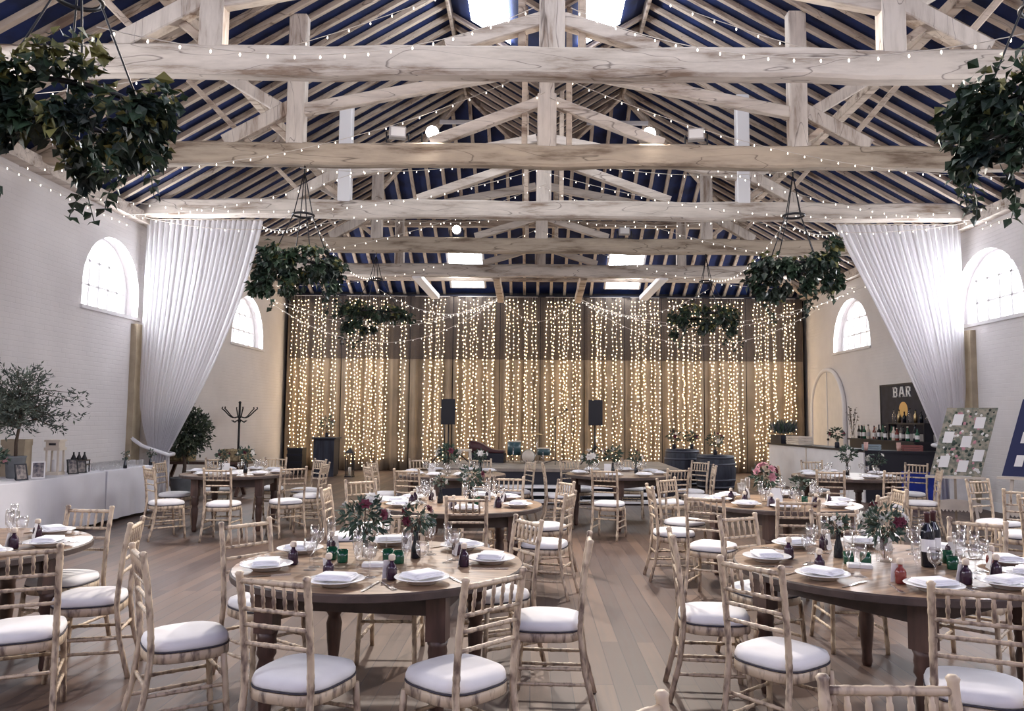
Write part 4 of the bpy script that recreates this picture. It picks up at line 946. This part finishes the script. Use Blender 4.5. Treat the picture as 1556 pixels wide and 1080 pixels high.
ln = thing('floor_lantern', 'slim dark candle lantern on the floor left of the stage', 'lantern', (-4.75, 20.6, 0))
for sx in (-1, 1):
    for sy in (-1, 1): mb = MB(); mb.bar((sx*.09, sy*.09, .03), (sx*.09, sy*.09, .62), .02, .02, (1,0,0)); mb.build('post', M['black'], ln)
mb = MB(); mb.box((-.11, -.11, 0), (.11, .11, .03)); mb.build('base', M['black'], ln); mb = MB(); mb.add([(-.12,-.12,.62), (.12,-.12,.62), (.12,.12,.62), (-.12,.12,.62), (0,0,.76)], [(0,1,4), (1,2,4), (2,3,4), (3,0,4), (3,2,1,0)]); mb.build('roof', M['black'], ln); mb = MB(); mb.lathe([(.04, .03), (.04, .25), (.001, .26)], 12); mb.build('candle', M['cream'], ln)
cr = thing('dark_crate', 'dark crate standing against the left drape', 'crate', (-6.35, 21.3, 0)); mb = MB(); mb.box((-.2, -.2, 0), (.2, .2, .72)); mb.build('crate_body', M['black'], cr); mb = MB()
for z in (.1, .3, .5, .66): mb.box((-.21, -.215, z), (.21, -.202, z + .06))
mb.build('crate_slats', M['navy'], cr)
bn = thing('storage_box', 'black box on the floor below the coat stand', 'box', (-6.55, 17.4, 0)); mb = MB(); mb.box((-.26, -.2, .0), (.22, .2, .56)); mb.build('box_body', M['black'], bn); mb = MB(); mb.box((-.28, -.22, .56), (.24, .22, .62)); mb.build('lid', M['navy'], bn)

# coat stand
cs = thing('coat_stand', 'black bentwood coat stand against the left wall', 'coat stand', (-6.86, 18.4, 0))
mb = MB(); mb.tube([(0, 0, .18), (0, 0, 1.86)], .026, 10); mb.ball((0, 0, 1.88), .035, 8, 6); mb.build('pole', M['black'], cs)
for i in range(6):
    a = i*pi/3; p = []
    for s in range(9): u = s/8; rr = .02 + .37*u; z = 1.56 + .10*u - .07*sin(u*pi*1.3); p.append((rr*cos(a), rr*sin(a), z))
    p += [(.415*cos(a), .415*sin(a), 1.735), (.405*cos(a), .405*sin(a), 1.78)]
    mb = MB(); mb.tube(p, .015, 6); mb.build('hook', M['black'], cs)
    mb = MB(); mb.tube([(.02*cos(a), .02*sin(a), 1.48), (.12*cos(a), .12*sin(a), 1.42), (.18*cos(a), .18*sin(a), 1.46)], .012, 6); mb.build('lower_hook', M['black'], cs)
for i in range(4):
    a = pi/4 + i*pi/2; mb = MB(); mb.tube([(.02*cos(a), .02*sin(a), .55), (.10*cos(a), .10*sin(a), .30), (.26*cos(a), .26*sin(a), .016)], .018, 6); mb.build('leg', M['black'], cs)

# bay tree, trestle bench with straw bales
tb = thing('trestle_bench', 'dark trestle bench with crossed legs carrying straw bales', 'bench', (-6.55, 15.6, 0))
mb = MB(); mb.box((-.75, -.26, .62), (.95, .26, .67)); mb.build('bench_top', M['tableleg'], tb)
for x in (-.6, .8):
    mb = MB(); mb.bar((x, -.24, .62), (x, .24, .0), .06, .05); mb.build('leg', M['tableleg'], tb); mb = MB(); mb.bar((x, .24, .62), (x, -.24, 0), .06, .05); mb.build('leg', M['tableleg'], tb)
for i, (x, w, lab) in enumerate(((-7.02, .60, 'straw bale left of the bay tree on the trestle bench'), (-5.86, .50, 'straw bale right of the bay tree on the trestle bench'))):
    t = thing('straw_bale', lab, 'bale', (x, 15.6, .671), 0, 'straw bales'); mb = MB(); n = 8
    mb.bar((-w/2, 0, .12), (w/2, 0, .12), .36, .24, ch=.03); mb.build('bale_body', M['hay'], t)
    for q in (-.2, .2): mb = MB(); mb.tube([(q*w*1.2, -.185, .0), (q*w*1.2, -.185, .24), (q*w*1.2, .185, .245), (q*w*1.2, .185, 0)], .006, 5); mb.build('twine', M['stem'], t)
bt = thing('bay_tree', 'round bushy bay tree behind the coat-stand table', 'tree', (-6.62, 14.98, 0))
mb = MB(); mb.lathe([(.15, 0), (.19, .03), (.22, .38), (.235, .40), (.20, .40), (.19, .35), (.001, .34)], 20, capt=False); mb.build('pot', M['pot'], bt); mb = MB(); mb.tube([(0, 0, .3), (.02, .02, .6), (.0, .0, .9), (.03, 0, 1.3)], [.04, .035, .032, .015], 8); mb.build('trunk', M['stem'], bt)
mb = MB()
for i in range(2600):
    d = rnd_dir(); rr = random.random()**.45; p = V((d.x*.46*rr, d.y*.42*rr, 1.27 + d.z*.46*rr))
    if random.random() < .05: p += V((d.x*.14, 0, d.z*.12))
    L = random.uniform(.07, .12); mb.leaf(p, (d + rnd_dir()*.8), L, L*.42, rnd_dir())
mb.build('foliage', M['bay'], bt)

# ------------------------------------------------------------------ left side: clothed tables and what stands on them
def cloth_table(y0, y1, lab, seed):
    t = thing('trestle_table', lab, 'table', (-6.53, (y0 + y1)/2, 0), 0, 'white clothed tables along the left wall'); hy = (y1 - y0)/2; hx = .38
    mb = MB(); mb.box((-hx, -hy, .725), (hx, hy, .75)); mb.build('tabletop', M['tan'], t)
    for sx in (-1, 1):
        for sy in (-1, 1): mb = MB(); mb.tube([(sx*(hx-.06), sy*(hy-.15), 0), (sx*(hx-.06), sy*(hy-.15), .725)], .018, 8); mb.build('leg', M['greybox'], t)
    # cloth: top plus skirt with soft folds
    mb = MB(); vs = []; per = []
    N1, N2 = 14, 60
    for i in range(N1): per.append((-hx + 2*hx*i/N1, -hy))
    for i in range(N2): per.append((hx, -hy + 2*hy*i/N2))
    for i in range(N1): per.append((hx - 2*hx*i/N1, hy))
    for i in range(N2): per.append((-hx, hy - 2*hy*i/N2))
    n = len(per); rows = [(1.0, .756, 0), (1.0, .75, .006), (1.0, .55, .012), (1.0, .3, .02), (1.0, .05, .028)]
    for sc, z, o in rows:
        for i, (x, y) in enumerate(per):
            w = (sin(y*17 + seed) + .6*sin(y*7.3 + x*9 + seed*2)) * o * .45 * (.756 - z) / .5
            vs.append((x + math.copysign(o*.5 + w, x) if abs(abs(x) - hx) < 1e-6 else x, y + (math.copysign(o*.5, y) if abs(abs(y) - hy) < 1e-6 else 0), z))
    mb.add(vs, [(j*n+i, (j+1)*n+i, (j+1)*n+(i+1) % n, j*n+(i+1) % n) for j in range(4) for i in range(n)] + [tuple(range(n))], True)
    o = mb.build('tablecloth', M['cloth'], t, smooth=False)
cloth_table(8.55, 11.38, 'long table under a white cloth with photo frames, left wall', 1); cloth_table(11.44, 12.96, 'shorter table under a white cloth with glasses, left wall', 4)
CT = .757
ot = thing('olive_tree', 'potted olive tree with fine leaves at the left edge', 'tree', (-6.62, 10.1, CT))
mb = MB(); mb.lathe([(.08, 0), (.095, .01), (.12, .26), (.128, .28), (.105, .28), (.10, .22), (.001, .2)], 18, capt=False); mb.build('pot', M['pot'], ot)
mb = MB(); mb.tube([(0, 0, .2), (-.02, .02, .45), (.03, 0, .7), (0, 0, 1.0)], [.022, .02, .017, .01], 7)
tips = []
for i in range(64):
    d = rnd_dir(); d.z = d.z*.85 + .18; base = V((random.uniform(-.03,.03), random.uniform(-.03,.03), random.uniform(.62, 1.05))); Ln = random.uniform(.4, .78); e = base + V((max(-.5, d.x*Ln), d.y*Ln, max(-.02, d.z*Ln*.8 - .1*random.random()))); m_ = base.lerp(e, .5) + V((0,0,.08)); mb.tube([base, m_, e], [.008, .005, .003], 4); tips.append((base, m_, e))
mb.build('branches', M['stem'], ot); g = MB()
for b, m_, e in tips:
    for q in range(60):
        u = .25 + .75*q/43; p = b.lerp(m_, u*2) if u < .5 else m_.lerp(e, u*2 - 1); p = p + rnd_dir()*.05; L = random.uniform(.055, .09); g.leaf(p, (e - b).normalized()*.7 + rnd_dir(), L, L*.28, rnd_dir())
g.build('foliage', M['olive'], ot)
mb = MB(); mb.box((-.14, -.12, 0), (.14, .12, .48)); o = mb.build('box_body', M['tan']); t = thing('hessian_box', 'tall plain hessian box behind the photo frames', 'box', (-6.85, 10.46, CT), .2); o.parent = t
mb = MB(); mb.box((-.145, -.125, .40), (.145, .125, .482)); mb.build('lid', M['tan'], t)
t = thing('white_lantern', 'white column-shaped lantern among the photo frames', 'lantern', (-6.48, 10.70, CT), .1)
mb = MB(); mb.box((-.095, -.095, 0), (.095, .095, .04)); mb.build('base', M['cream'], t)
for sx in (-1, 1):
    for sy in (-1, 1): mb = MB(); mb.bar((sx*.075, sy*.075, .04), (sx*.075, sy*.075, .33), .022, .022, (1,0,0)); mb.build('post', M['cream'], t)
mb = MB(); mb.box((-.10, -.10, .33), (.10, .10, .37)); mb.box((-.085, -.085, .37), (.085, .085, .45)); mb.box((-.10, -.10, .45), (.10, .10, .475)); mb.build('lantern_head', M['cream'], t)
mb = MB(); mb.box((-.045, -.089, .40), (.045, -.086, .43)); mb.build('vent', M['black'], t); mb = MB(); mb.lathe([(.035, .04), (.035, .2), (.001, .205)], 12); mb.build('candle', M['paper'], t)
for i, (x, y, rz, w, h, fm, lab) in enumerate(((-6.27, 9.72, .9, .15, .20, 'navy', 'dark photo frame seen edge-on beside the posy'), (-6.27, 10.02, .3, .15, .21, 'paper', 'white-rimmed photo frame with a dark portrait'), (-6.26, 10.78, .75, .14, .20, 'black', 'black photo frame right of the white lantern'), (-6.28, 11.02, .6, .12, .17, 'black', 'small black photo frame beside the tiered stand'))):
    t = thing('photo_frame', lab, 'photo frame', (x, y, CT + .005), rz + .25, 'photo frames on the left cloth'); tl = .05
    mb = MB()
    F = lambda x_, z_, d_: (x_, z_*.28 + d_, z_)
    b_ = .014
    for (a, c, e, f) in ((-w/2, w/2, 0, b_), (-w/2, w/2, h - b_, h), (-w/2, -w/2 + b_, b_, h - b_), (w/2 - b_, w/2, b_, h - b_)):
        mb.add([F(a, e, 0), F(c, e, 0), F(c, f, 0), F(a, f, 0), F(a, e, .014), F(c, e, .014), F(c, f, .014), F(a, f, .014)], [(0,1,2,3), (7,6,5,4), (0,4,5,1), (1,5,6,2), (2,6,7,3), (3,7,4,0)])
    mb.build('frame_border', M[fm], t); mb = MB(); mb.add([F(-w/2 + b_, b_, .006), F(w/2 - b_, b_, .006), F(w/2 - b_, h - b_, .006), F(-w/2 + b_, h - b_, .006)], [(0,1,2,3)]); mb.build('photograph', M['photo'], t); mb = MB(); mb.bar((0, h*.22 + .02, h*.75), (0, h*.22 + .10, 0), .03, .005, (1,0,0)); mb.build('strut', M['black'], t)
t = thing('tiered_stand', 'small dark tiered stand at the centre of the left table', 'stand', (-6.45, 11.22, CT), .2)
mb = MB(); mb.box((-.12, -.10, .10), (.12, .10, .115)); mb.box((-.12, -.10, .16), (.12, .10, .175)); mb.build('shelf_board', M['stem'], t)
for sx in (-1, 1):
    for sy in (-1, 1): mb = MB(); mb.bar((sx*.11, sy*.09, 0), (sx*.11, sy*.09, .175), .014, .014, (1,0,0)); mb.build('leg', M['black'], t)
for i, (dy, lab) in enumerate(((-.07, 'left'), (.0, 'middle'), (.07, 'right'))):
    t = thing('dark_bottle', 'dark cone-shaped bottle, %s of three on the tiered stand' % lab, 'bottle', (-6.45 + dy*.9, 11.22 + dy*.35, CT + .176), 0, 'cone-shaped bottles on the tiered stand'); mb = MB(); mb.lathe([(.036, 0), (.036, .015), (.012, .075), (.010, .085)], 14); mb.build('bottle_body', M['black'], t); mb = MB(); mb.ball((0, 0, .097), .013, 8, 6); mb.build('stopper', M['black'], t)
mb = MB(); mb.lathe([(.026, 0), (.030, .003), (.034, .10), (.032, .10), (.028, .006), (.001, .005)], 14, capt=False); TMB = mb.mesh('tumbler', M['glass'])
for r_ in range(3):
    for c_ in range(9):
        single('tumbler', TMB, (-6.30 - r_*.13, 11.56 + c_*.145, CT), 0, 'clear tumbler, %s from the left in the %s row on the left cloth' % (ordn[c_], ('front', 'middle', 'back')[r_]), 'glass', 'rows of clear tumblers on the left cloth')
for (y, lab) in ((12.05, 'small leafy sprig in a jar among the tumblers'), (12.85, 'leafy sprig in a jar at the end of the left cloth')):
    t = posy((-6.23, y + .03, CT), lab, 'tall', .06, 'w', .9, 40); t['group'] = 'leafy sprigs on the left cloth'
posy((-6.36, 9.30, CT), 'dark mixed posy at the left end of the clothed table', 'jar', .15, 'rrWwp', 1.5, 130)

# ------------------------------------------------------------------ bar
A_, B_ = V((6.0, 19.9)), V((6.42, 15.25)); C_ = V((7.72, 14.75))
def panel(a, b, z0, z1, th):
    d = (b - a).normalized(); n = V((d.y, -d.x)); q = [a, b, b - n*th, a - n*th]; mb = MB()
    mb.add([(p.x, p.y, z0) for p in q] + [(p.x, p.y, z1) for p in q], [(3,2,1,0), (4,5,6,7), (0,1,5,4), (1,2,6,5), (2,3,7,6), (3,0,4,7)]); return mb
bar = thing('bar_counter', 'white panelled bar counter running along the right side', 'bar')
n_ = (V((B_.y - A_.y, A_.x - B_.x))).normalized()
sgn = -1
def panel2(a, b, z0, z1, th, side):
    d = (b - a).normalized(); n = V((-d.y, d.x)) * side; q = [a, b, b + n*th, a + n*th]; mb = MB()
    mb.add([(p.x, p.y, z0) for p in q] + [(p.x, p.y, z1) for p in q], [(3,2,1,0), (4,5,6,7), (0,1,5,4), (1,2,6,5), (2,3,7,6), (3,0,4,7)]); return mb
B2 = B_ + (A_ - B_).normalized()*.62
panel2(A_, B2, 0, .96, .06, 1).build('front_panel', M['barfront'], bar)
panel2(A_ + V((-.04, 0)), B2 + V((-.04, .0)), .96, 1.0, .55, 1).build('counter_top', M['barblack'], bar)
mid = A_.lerp(B_, .46); panel2(mid, mid + (B_ - A_).normalized()*.02, .02, .95, .02, -1).build('panel_seam', M['cream'], bar)
bb = thing('bar_end', 'black-fronted end of the bar facing the room', 'bar')
panel2(B2 + (B_ - A_).normalized()*.012, B_ + (A_ - B_).normalized()*.0, 0, .952, .028, 1).build('side_panel', M['barfront'], bb)
panel2(B_ + V((.03, -.02)), C_, .42, .955, .05, 1).build('front_panel', M['barblack'], bb)
panel2(B_ + V((.0, -.06)), C_ + V((0, -.04)), .955, 1.0, .5, 1).build('counter_top', M['barblack'], bb)
panel2(B_ + V((.03, .0)), C_ + V((0, .02)), .0, .42, .05, 1).build('plinth_panel', M['barblack'], bb)
o = panel2(V((6.98, 14.90)), V((7.70, 14.62)), .03, .62, .02, 1).build('blue_cloth', M['blue']); tag(o, 'bright blue cloth hanging on the lower bar front', 'cloth')
o = panel2(V((7.38, 13.95)), V((7.72, 13.86)), .02, .68, .02, 1).build('white_cloth', M['linen']); tag(o, 'white cloth hanging behind the floral easel', 'cloth')
sh = thing('back_bar', 'dark back bar shelf along the right wall', 'shelf', (7.72, 16.6, 0))
mb = MB(); mb.box((-.22, -1.15, 1.12), (.24, 2.1, 1.16)); mb.build('shelf_board', M['barblack'], sh); mb = MB(); mb.box((-.18, -1.12, 0), (.24, 2.05, 1.12)); mb.build('cabinet', M['barblack'], sh)
mb = MB(); mb.box((.02, -1.1, 1.50), (.24, .6, 1.53)); mb.box((.04, -1.05, 1.16), (.22, -1.01, 1.5)); mb.box((.04, .5, 1.16), (.22, .54, 1.5)); mb.build('upper_shelf', M['barblack'], sh)
bc = ['bottle', 'greenglass', 'glass', 'bottle', 'redfav', 'greenglass', 'cork']
pos = ['first', 'second', 'third', 'fourth', 'fifth', 'sixth', 'seventh', 'eighth', 'ninth', 'tenth', 'eleventh', 'twelfth', 'thirteenth', 'fourteenth', 'fifteenth', 'sixteenth', 'seventeenth', 'eighteenth']
for i in range(18):
    mb = MB(); h = random.uniform(.24, .33); r = random.uniform(.034, .042); t = thing('spirit_bottle', '%s bottle from the far end of the back bar shelf' % pos[i], 'bottle', (7.62 + random.uniform(-.05, .05), 18.42 - i*.168, 1.161), 0, 'bottles on the back bar shelf')
    mb.lathe([(r*.95, 0), (r, .01), (r, h*.62), (r*.4, h*.76), (r*.38, h)], 14); mb.build('bottle_body', M[bc[(i*5) % 7]], t); mb = MB(); mb.lathe([(r*.45, h*.97), (r*.45, h*1.06)], 10); mb.build('cap', M['black'] if i % 3 else M['cork'], t)
    mb = MB(); mb.lathe([(r*1.02, h*.2), (r*1.02, h*.5)], 14, capb=False, capt=False); mb.build('bottle_label', M['paper'] if i % 2 else M['greybox'], t)
for i in range(7):
    t = thing('spirit_bottle', '%s bottle from the far end of the upper bar shelf' % pos[i], 'bottle', (7.86, 17.05 - i*.24, 1.531), 0, 'bottles on the upper bar shelf'); r = .036; h = random.uniform(.22, .3); mb = MB(); mb.lathe([(r, 0), (r, h*.6), (r*.4, h*.75), (r*.38, h)], 12); mb.build('bottle_body', M[['glass', 'brass', 'bottle'][i % 3]], t); mb = MB(); mb.lathe([(r*.45, h*.97), (r*.45, h*1.05)], 10); mb.build('cap', M['black'], t)
# goods on the bar end
for (x, y, w, m, lab) in ((6.62, 15.35, .34, 'tealtin', 'pale blue crate on the bar end, left'), (7.30, 15.12, .36, 'redtin', 'red crate on the bar end, right')):
    t = thing('bar_crate', lab, 'crate', (x, y, 1.001), -.36, 'crates on the bar end'); mb = MB(); mb.box((-w/2, -.14, 0), (w/2, .14, .012)); mb.build('base', M[m], t)
    for z in (.03, .075):
        mb = MB(); mb.box((-w/2, -.145, z), (w/2, -.133, z + .03)); mb.box((-w/2, .133, z), (w/2, .145, z + .03)); mb.box((-w/2, -.133, z), (-w/2 + .012, .133, z + .03)); mb.box((w/2 - .012, -.133, z), (w/2, .133, z + .03)); mb.build('slat', M[m], t)
    mb = MB()
    for sx in (-1, 1):
        for sy in (-1, 1): mb.box((sx*(w/2 - .02) - .012, sy*.125 - .008, .012), (sx*(w/2 - .02) + .012, sy*.125 + .008, .107))
    mb.build('corner_posts', M[m], t)
for (x, y, lab) in ((6.42, 15.12, 'pink cup stack at the corner of the bar'), (6.98, 14.98, 'pink cup stack in the middle of the bar end')):
    mb = MB()
    for q in range(3): mb.lathe([(.030, q*.035), (.042, q*.035 + .09), (.039, q*.035 + .09), (.028, q*.035 + .004)], 14)
    o = mb.build('paper_cup', M['pinkcup'], None, (x, y, 1.001)); tag(o, lab, 'cups', 'pink cups on the bar')
t = thing('planter_box', 'dark planter of lavender at the far end of the bar', 'planter', (6.18, 19.3, 1.001), 0); mb = MB(); mb.box((-.2, -.42, 0), (.2, .42, .2)); mb.build('trough', M['navy'], t); mb = MB()
for i in range(420):
    p = V((random.uniform(-.2,.2), random.uniform(-.42,.42), .18)); d = V((random.uniform(-.5,.5), random.uniform(-.5,.5), 1)); L = random.uniform(.10, .32); mb.mat(random.choice((0, 0, 1))); mb.leaf(p + d*.4*L, d, L, .03, rnd_dir())
mb.build('lavender', [M['posy'], M['hoop']], t)
t = thing('white_crate', 'white slatted crate beside the planter on the bar', 'crate', (6.24, 18.35, 1.001), .05); mb = MB(); mb.box((-.16, -.38, 0), (.16, .38, .02)); mb.build('base', M['cream'], t)
for z in (.03, .09, .15): mb = MB(); mb.box((-.17, -.39, z), (-.155, .39, z + .045)); mb.box((.155, -.39, z), (.17, .39, z + .045)); mb.box((-.155, -.39, z), (.155, -.375, z + .045)); mb.box((-.155, .375, z), (.155, .39, z + .045)); mb.build('slat', M['cream'], t)
mb = MB()
for sx in (-1, 1):
    for sy in (-1, 1): mb.box((sx*.148 - .008, sy*.362 - .012, .02), (sx*.148 + .008, sy*.362 + .012, .195))
mb.build('corner_posts', M['cream'], t)
pot_flower((6.42, 16.55, 1.001), 'round dark flower pot on the white bar counter', .15, 'rrp')
# bar board with its lettering
bo = thing('bar_sign', 'black chalkboard with white BAR lettering on the right wall', 'sign', (XR - .05, 16.9, 0))
mb = MB(); mb.box((-.02, -1.5, 1.30), (.02, 1.25, 2.36)); mb.build('board', M['chalk'], bo)
mb = MB(); mb.box((-.03, -1.54, 2.36), (.03, 1.29, 2.39)); mb.box((-.03, 1.25, 1.28), (.03, 1.29, 2.36)); mb.build('board_rim', M['barblack'], bo)
def letter_quads(ch):
    """strokes as boxes in a 1 x 1.4 cell (u right, v up), heavy slab style"""
    w = .24
    if ch == 'B': return [(.08, 0, .08+w, 1.4), (.0, 0, .7, .2), (0, 1.2, .7, 1.4), (.3, .6, .7, .8), (.68, .12, .92, .66), (.68, .74, .90, 1.28)]
    if ch == 'A': return [('d', .02, 0, .42, 1.4, w), ('d', .98, 0, .58, 1.4, w), (.25, .4, .75, .6), (-.06, 0, .28, .14), (.72, 0, 1.06, .14)]
    return [(.08, 0, .08+w, 1.4), (0, 1.2, .7, 1.4), (.3, .6, .7, .8), (.68, .74, .92, 1.28), ('d', .90, 0, .52, .66, w), (0, 0, .4, .14)]
s_ = .165
for i, ch in enumerate('BAR'):
    mb = MB(); y0 = .62 - i*.30
    for q in letter_quads(ch):
        if q[0] == 'd':
            _, u0, v0, u1, v1, w = q; pts = [(u0 - w/2, v0), (u0 + w/2, v0), (u1 + w/2, v1), (u1 - w/2, v1)]
        else: pts = [(q[0], q[1]), (q[2], q[1]), (q[2], q[3]), (q[0], q[3])]
        pp = [(y0 - u*s_*1.35, 2.09 + v*s_*.98) for u, v in pts]
        mb.add([(-.035, y, z) for y, z in pp] + [(-.021, y, z) for y, z in pp], [(0,1,2,3), (7,6,5,4), (0,4,5,1), (1,5,6,2), (2,6,7,3), (3,7,4,0)])
    mb.build('letter', M['paper'], bo)
mb = MB(); vs = [(-.028, .16 + .20*cos(2*pi*k/24), 1.81 + .175*sin(2*pi*k/24)) for k in range(24)]; vs += [(-.0215, .16 + .20*cos(2*pi*k/24), 1.81 + .175*sin(2*pi*k/24)) for k in range(24)]; mb.add(vs, [tuple(range(24))] + [(k, (k+1) % 24, 24 + (k+1) % 24, 24 + k) for k in range(24)]); mb.build('oval_plaque', M['brass'], bo)
t = thing('tall_sprig_vase', 'tall vase of dried sprigs at the far end of the back bar', 'flowers', (7.60, 18.62, 1.161)); mb = MB(); mb.lathe([(.04, 0), (.05, .02), (.035, .2), (.025, .28)], 12); mb.build('vase', M['glass'], t); mb = MB()
for i in range(9):
    d = V((random.uniform(-.25,.25), random.uniform(-.25,.25), 1)); e = V((0,0,.1)) + d*random.uniform(.4,.62); mb.tube([(0,0,.05), e], .004, 4)
    for q in range(5): mb.leaf(V((0,0,.1)).lerp(e, .5 + q*.12), rnd_dir(), .06, .03, rnd_dir())
mb.build('sprigs', M['stem'], t)

# ------------------------------------------------------------------ seating-plan easels on the right
def easel(loc, rz, W, H, zb, pm, cards, lab, lean, dots=True, skew=0.0):
    t = thing('seating_plan_board', lab, 'sign', loc, rz, 'seating plan boards by the right wall')
    def F(x, z, d): return (x + skew*(z - zb), d + (z - zb)*lean, z)
    mb = MB(); mb.add([F(-W/2, zb, -.01), F(W/2, zb, -.01), F(W/2, zb + H, -.01), F(-W/2, zb + H, -.01), F(-W/2, zb, .012), F(W/2, zb, .012), F(W/2, zb + H, .012), F(-W/2, zb + H, .012)], [(0,1,2,3), (7,6,5,4), (0,4,5,1), (1,5,6,2), (2,6,7,3), (3,7,4,0)]); p = mb.build('panel', pm, t)
    if dots:
        rs = random.Random(5); mb = MB()
        for i in range(150):
            x = rs.uniform(-W/2 + .03, W/2 - .03); z = zb + rs.uniform(.03, H - .03); r = rs.uniform(.012, .028); mb.mat(rs.choice((0, 0, 1, 2, 3))); n = 7
            mb.add([F(x + r*cos(2*pi*k/n)*rs.uniform(.7, 1.1), z + r*sin(2*pi*k/n), -.0125) for k in range(n)] + [F(x, z, -.017)], [(k, (k+1) % n, n) for k in range(n)])
        mb.build('flower_trim', [M['ivy'], M['pinkf'], M['whitef'], M['posy']], t)
    for i, (u, v, cw, chh) in enumerate(cards):
        x = -W/2 + u*W; z = zb + v*H; mb = MB(); mb.add([F(x - cw/2, z - chh/2, -.0195), F(x + cw/2, z - chh/2, -.0195), F(x + cw/2, z + chh/2, -.0195), F(x - cw/2, z + chh/2, -.0195), F(x - cw/2, z - chh/2, -.0135), F(x + cw/2, z - chh/2, -.0135), F(x + cw/2, z + chh/2, -.0135), F(x - cw/2, z + chh/2, -.0135)], [(0,1,2,3), (0,4,5,1), (1,5,6,2), (2,6,7,3), (3,7,4,0)]); mb.build('name_card', M['paper'], t)
    # the easel itself is a thing of its own
    e = thing('easel', 'cream wooden easel with scalloped shelf under the ' + ('floral board' if dots else 'navy board'), 'easel', loc, rz, 'easels by the right wall')
    mb = MB(); mb.box((-W/2 - .06, -.06, zb - .045), (W/2 + .06, .05, zb - .012)); mb.build('shelf', M['cream'], e)
    for s in (-1, 1): mb = MB(); mb.bar((s*.20, .045, zb - .02), (s*.30, -.10, .0), .075, .04, (1,0,0)); mb.build('leg', M['cream'], e)
    mb = MB(); mb.bar((0, .08, zb - .02), (0, .55, 0), .05, .035, (1,0,0)); mb.build('leg', M['cream'], e)
    mb = MB(); n = 14; vs = []
    for i in range(n*4 + 1):
        u = i/(n*4); x = -W/2 + W*u; z = .26 - .035*abs(sin(u*n*pi)); vs += [(x, -.062, z), (x, -.062, .36 + .05*sin(u*pi)), (x, -.048, z), (x, -.048, .36 + .05*sin(u*pi))]
    mb.add(vs, [(i*4, (i+1)*4, (i+1)*4+1, i*4+1) for i in range(n*4)] + [(i*4+2, i*4+3, (i+1)*4+3, (i+1)*4+2) for i in range(n*4)] + [(i*4, i*4+2, (i+1)*4+2, (i+1)*4) for i in range(n*4)] + [(i*4+1, (i+1)*4+1, (i+1)*4+3, i*4+3) for i in range(n*4)]); mb.build('scalloped_rail', M['cream'], e)
cards = [(.28, .82, .13, .17), (.72, .78, .13, .17), (.18, .56, .13, .17), (.55, .50, .13, .17), (.85, .30, .13, .17), (.22, .20, .13, .17), (.60, .14, .13, .17)]
easel((6.38, 11.9, 0), radians(-28), .68, 1.02, .76, M['floral'], cards, 'floral seating plan board with white cards, leaning on an easel', .22, True, .26)
cards2 = [(.25, .80, .10, .16), (.62, .74, .10, .16), (.25, .50, .10, .16), (.62, .44, .10, .16), (.25, .20, .10, .16), (.62, .14, .10, .16)]
easel((7.02, 11.15, 0), radians(-35), .66, 1.10, .80, M['navyboard'], cards2, 'navy board with white cards at the right edge', .2, False, .26)

# ------------------------------------------------------------------ light
w = bpy.data.worlds.new('daylight'); SC.world = w; w.use_nodes = True
bg = w.node_tree.nodes['Background']; bg.inputs['Color'].default_value = (.72, .70, 1.0, 1); bg.inputs['Strength'].default_value = 1.85
def area(name, loc, rot, sx, sy, power, col):
    l = bpy.data.lights.new(name, 'AREA'); l.shape = 'RECTANGLE'; l.size = sx; l.size_y = sy; l.energy = power; l.color = col
    o = bpy.data.objects.new(name, l); COL.objects.link(o); o.location = loc; o.rotation_euler = rot; return o
# daylight entering by the arched windows, the added unseen ones included
for side, X, s in (('left', XL, 1), ('right', XR, -1)):
    for c, hw in WIN[side]:
        area('window daylight', (X - s*.12, c, 4.0), (0, s*-radians(90) if s > 0 else radians(90), 0), 1.2, hw*1.8, 130, (.93, .95, 1.0))
def spot(loc, tgt, power, col, size, blend=.8, r=.08):
    l = bpy.data.lights.new('floodlight beam', 'SPOT'); l.energy = power; l.color = col; l.spot_size = size; l.spot_blend = blend; l.shadow_soft_size = r
    o = bpy.data.objects.new('floodlight beam', l); COL.objects.link(o); o.location = loc; o.rotation_euler = (V(tgt) - V(loc)).to_track_quat('-Z', 'Y').to_euler()
for x in (-1.5, 1.7): spot((x, 11.1, 5.77), (x*1.5, 4.5, .5), 1050, (1, .90, .80), radians(125), .8, .16)

# ------------------------------------------------------------------ camera
cam = bpy.data.cameras.new('camera'); co = bpy.data.objects.new('camera', cam); COL.objects.link(co)
f, pit, yaw, roll = 1188.7, .0792, -.0024, .0077
cam.sensor_width = 36; cam.sensor_fit = 'HORIZONTAL'; cam.lens = f / 1556 * 36; cam.shift_x = -28 / 1556; cam.clip_end = 100
F = V((sin(yaw)*cos(pit), cos(yaw)*cos(pit), sin(pit))); R = V((cos(yaw), -sin(yaw), 0)); U = R.cross(F)
R2 = R*cos(roll) + U*sin(roll); U2 = -R*sin(roll) + U*cos(roll)
co.matrix_world = Matrix(((R2.x, U2.x, -F.x, 0), (R2.y, U2.y, -F.y, 0), (R2.z, U2.z, -F.z, 1.58), (0,0,0,1)))
SC.camera = co
vs_ = SC.view_settings; vs_.view_transform = 'Standard'; vs_.look = 'None'; vs_.gamma = 1; vs_.use_curve_mapping = False; vs_.exposure = 0.85
SC.cycles.max_bounces = 8; SC.cycles.transparent_max_bounces = 12; SC.cycles.caustics_reflective = False; SC.cycles.caustics_refractive = False
SC.cycles.use_denoising = True; SC.cycles.sample_clamp_indirect = 6
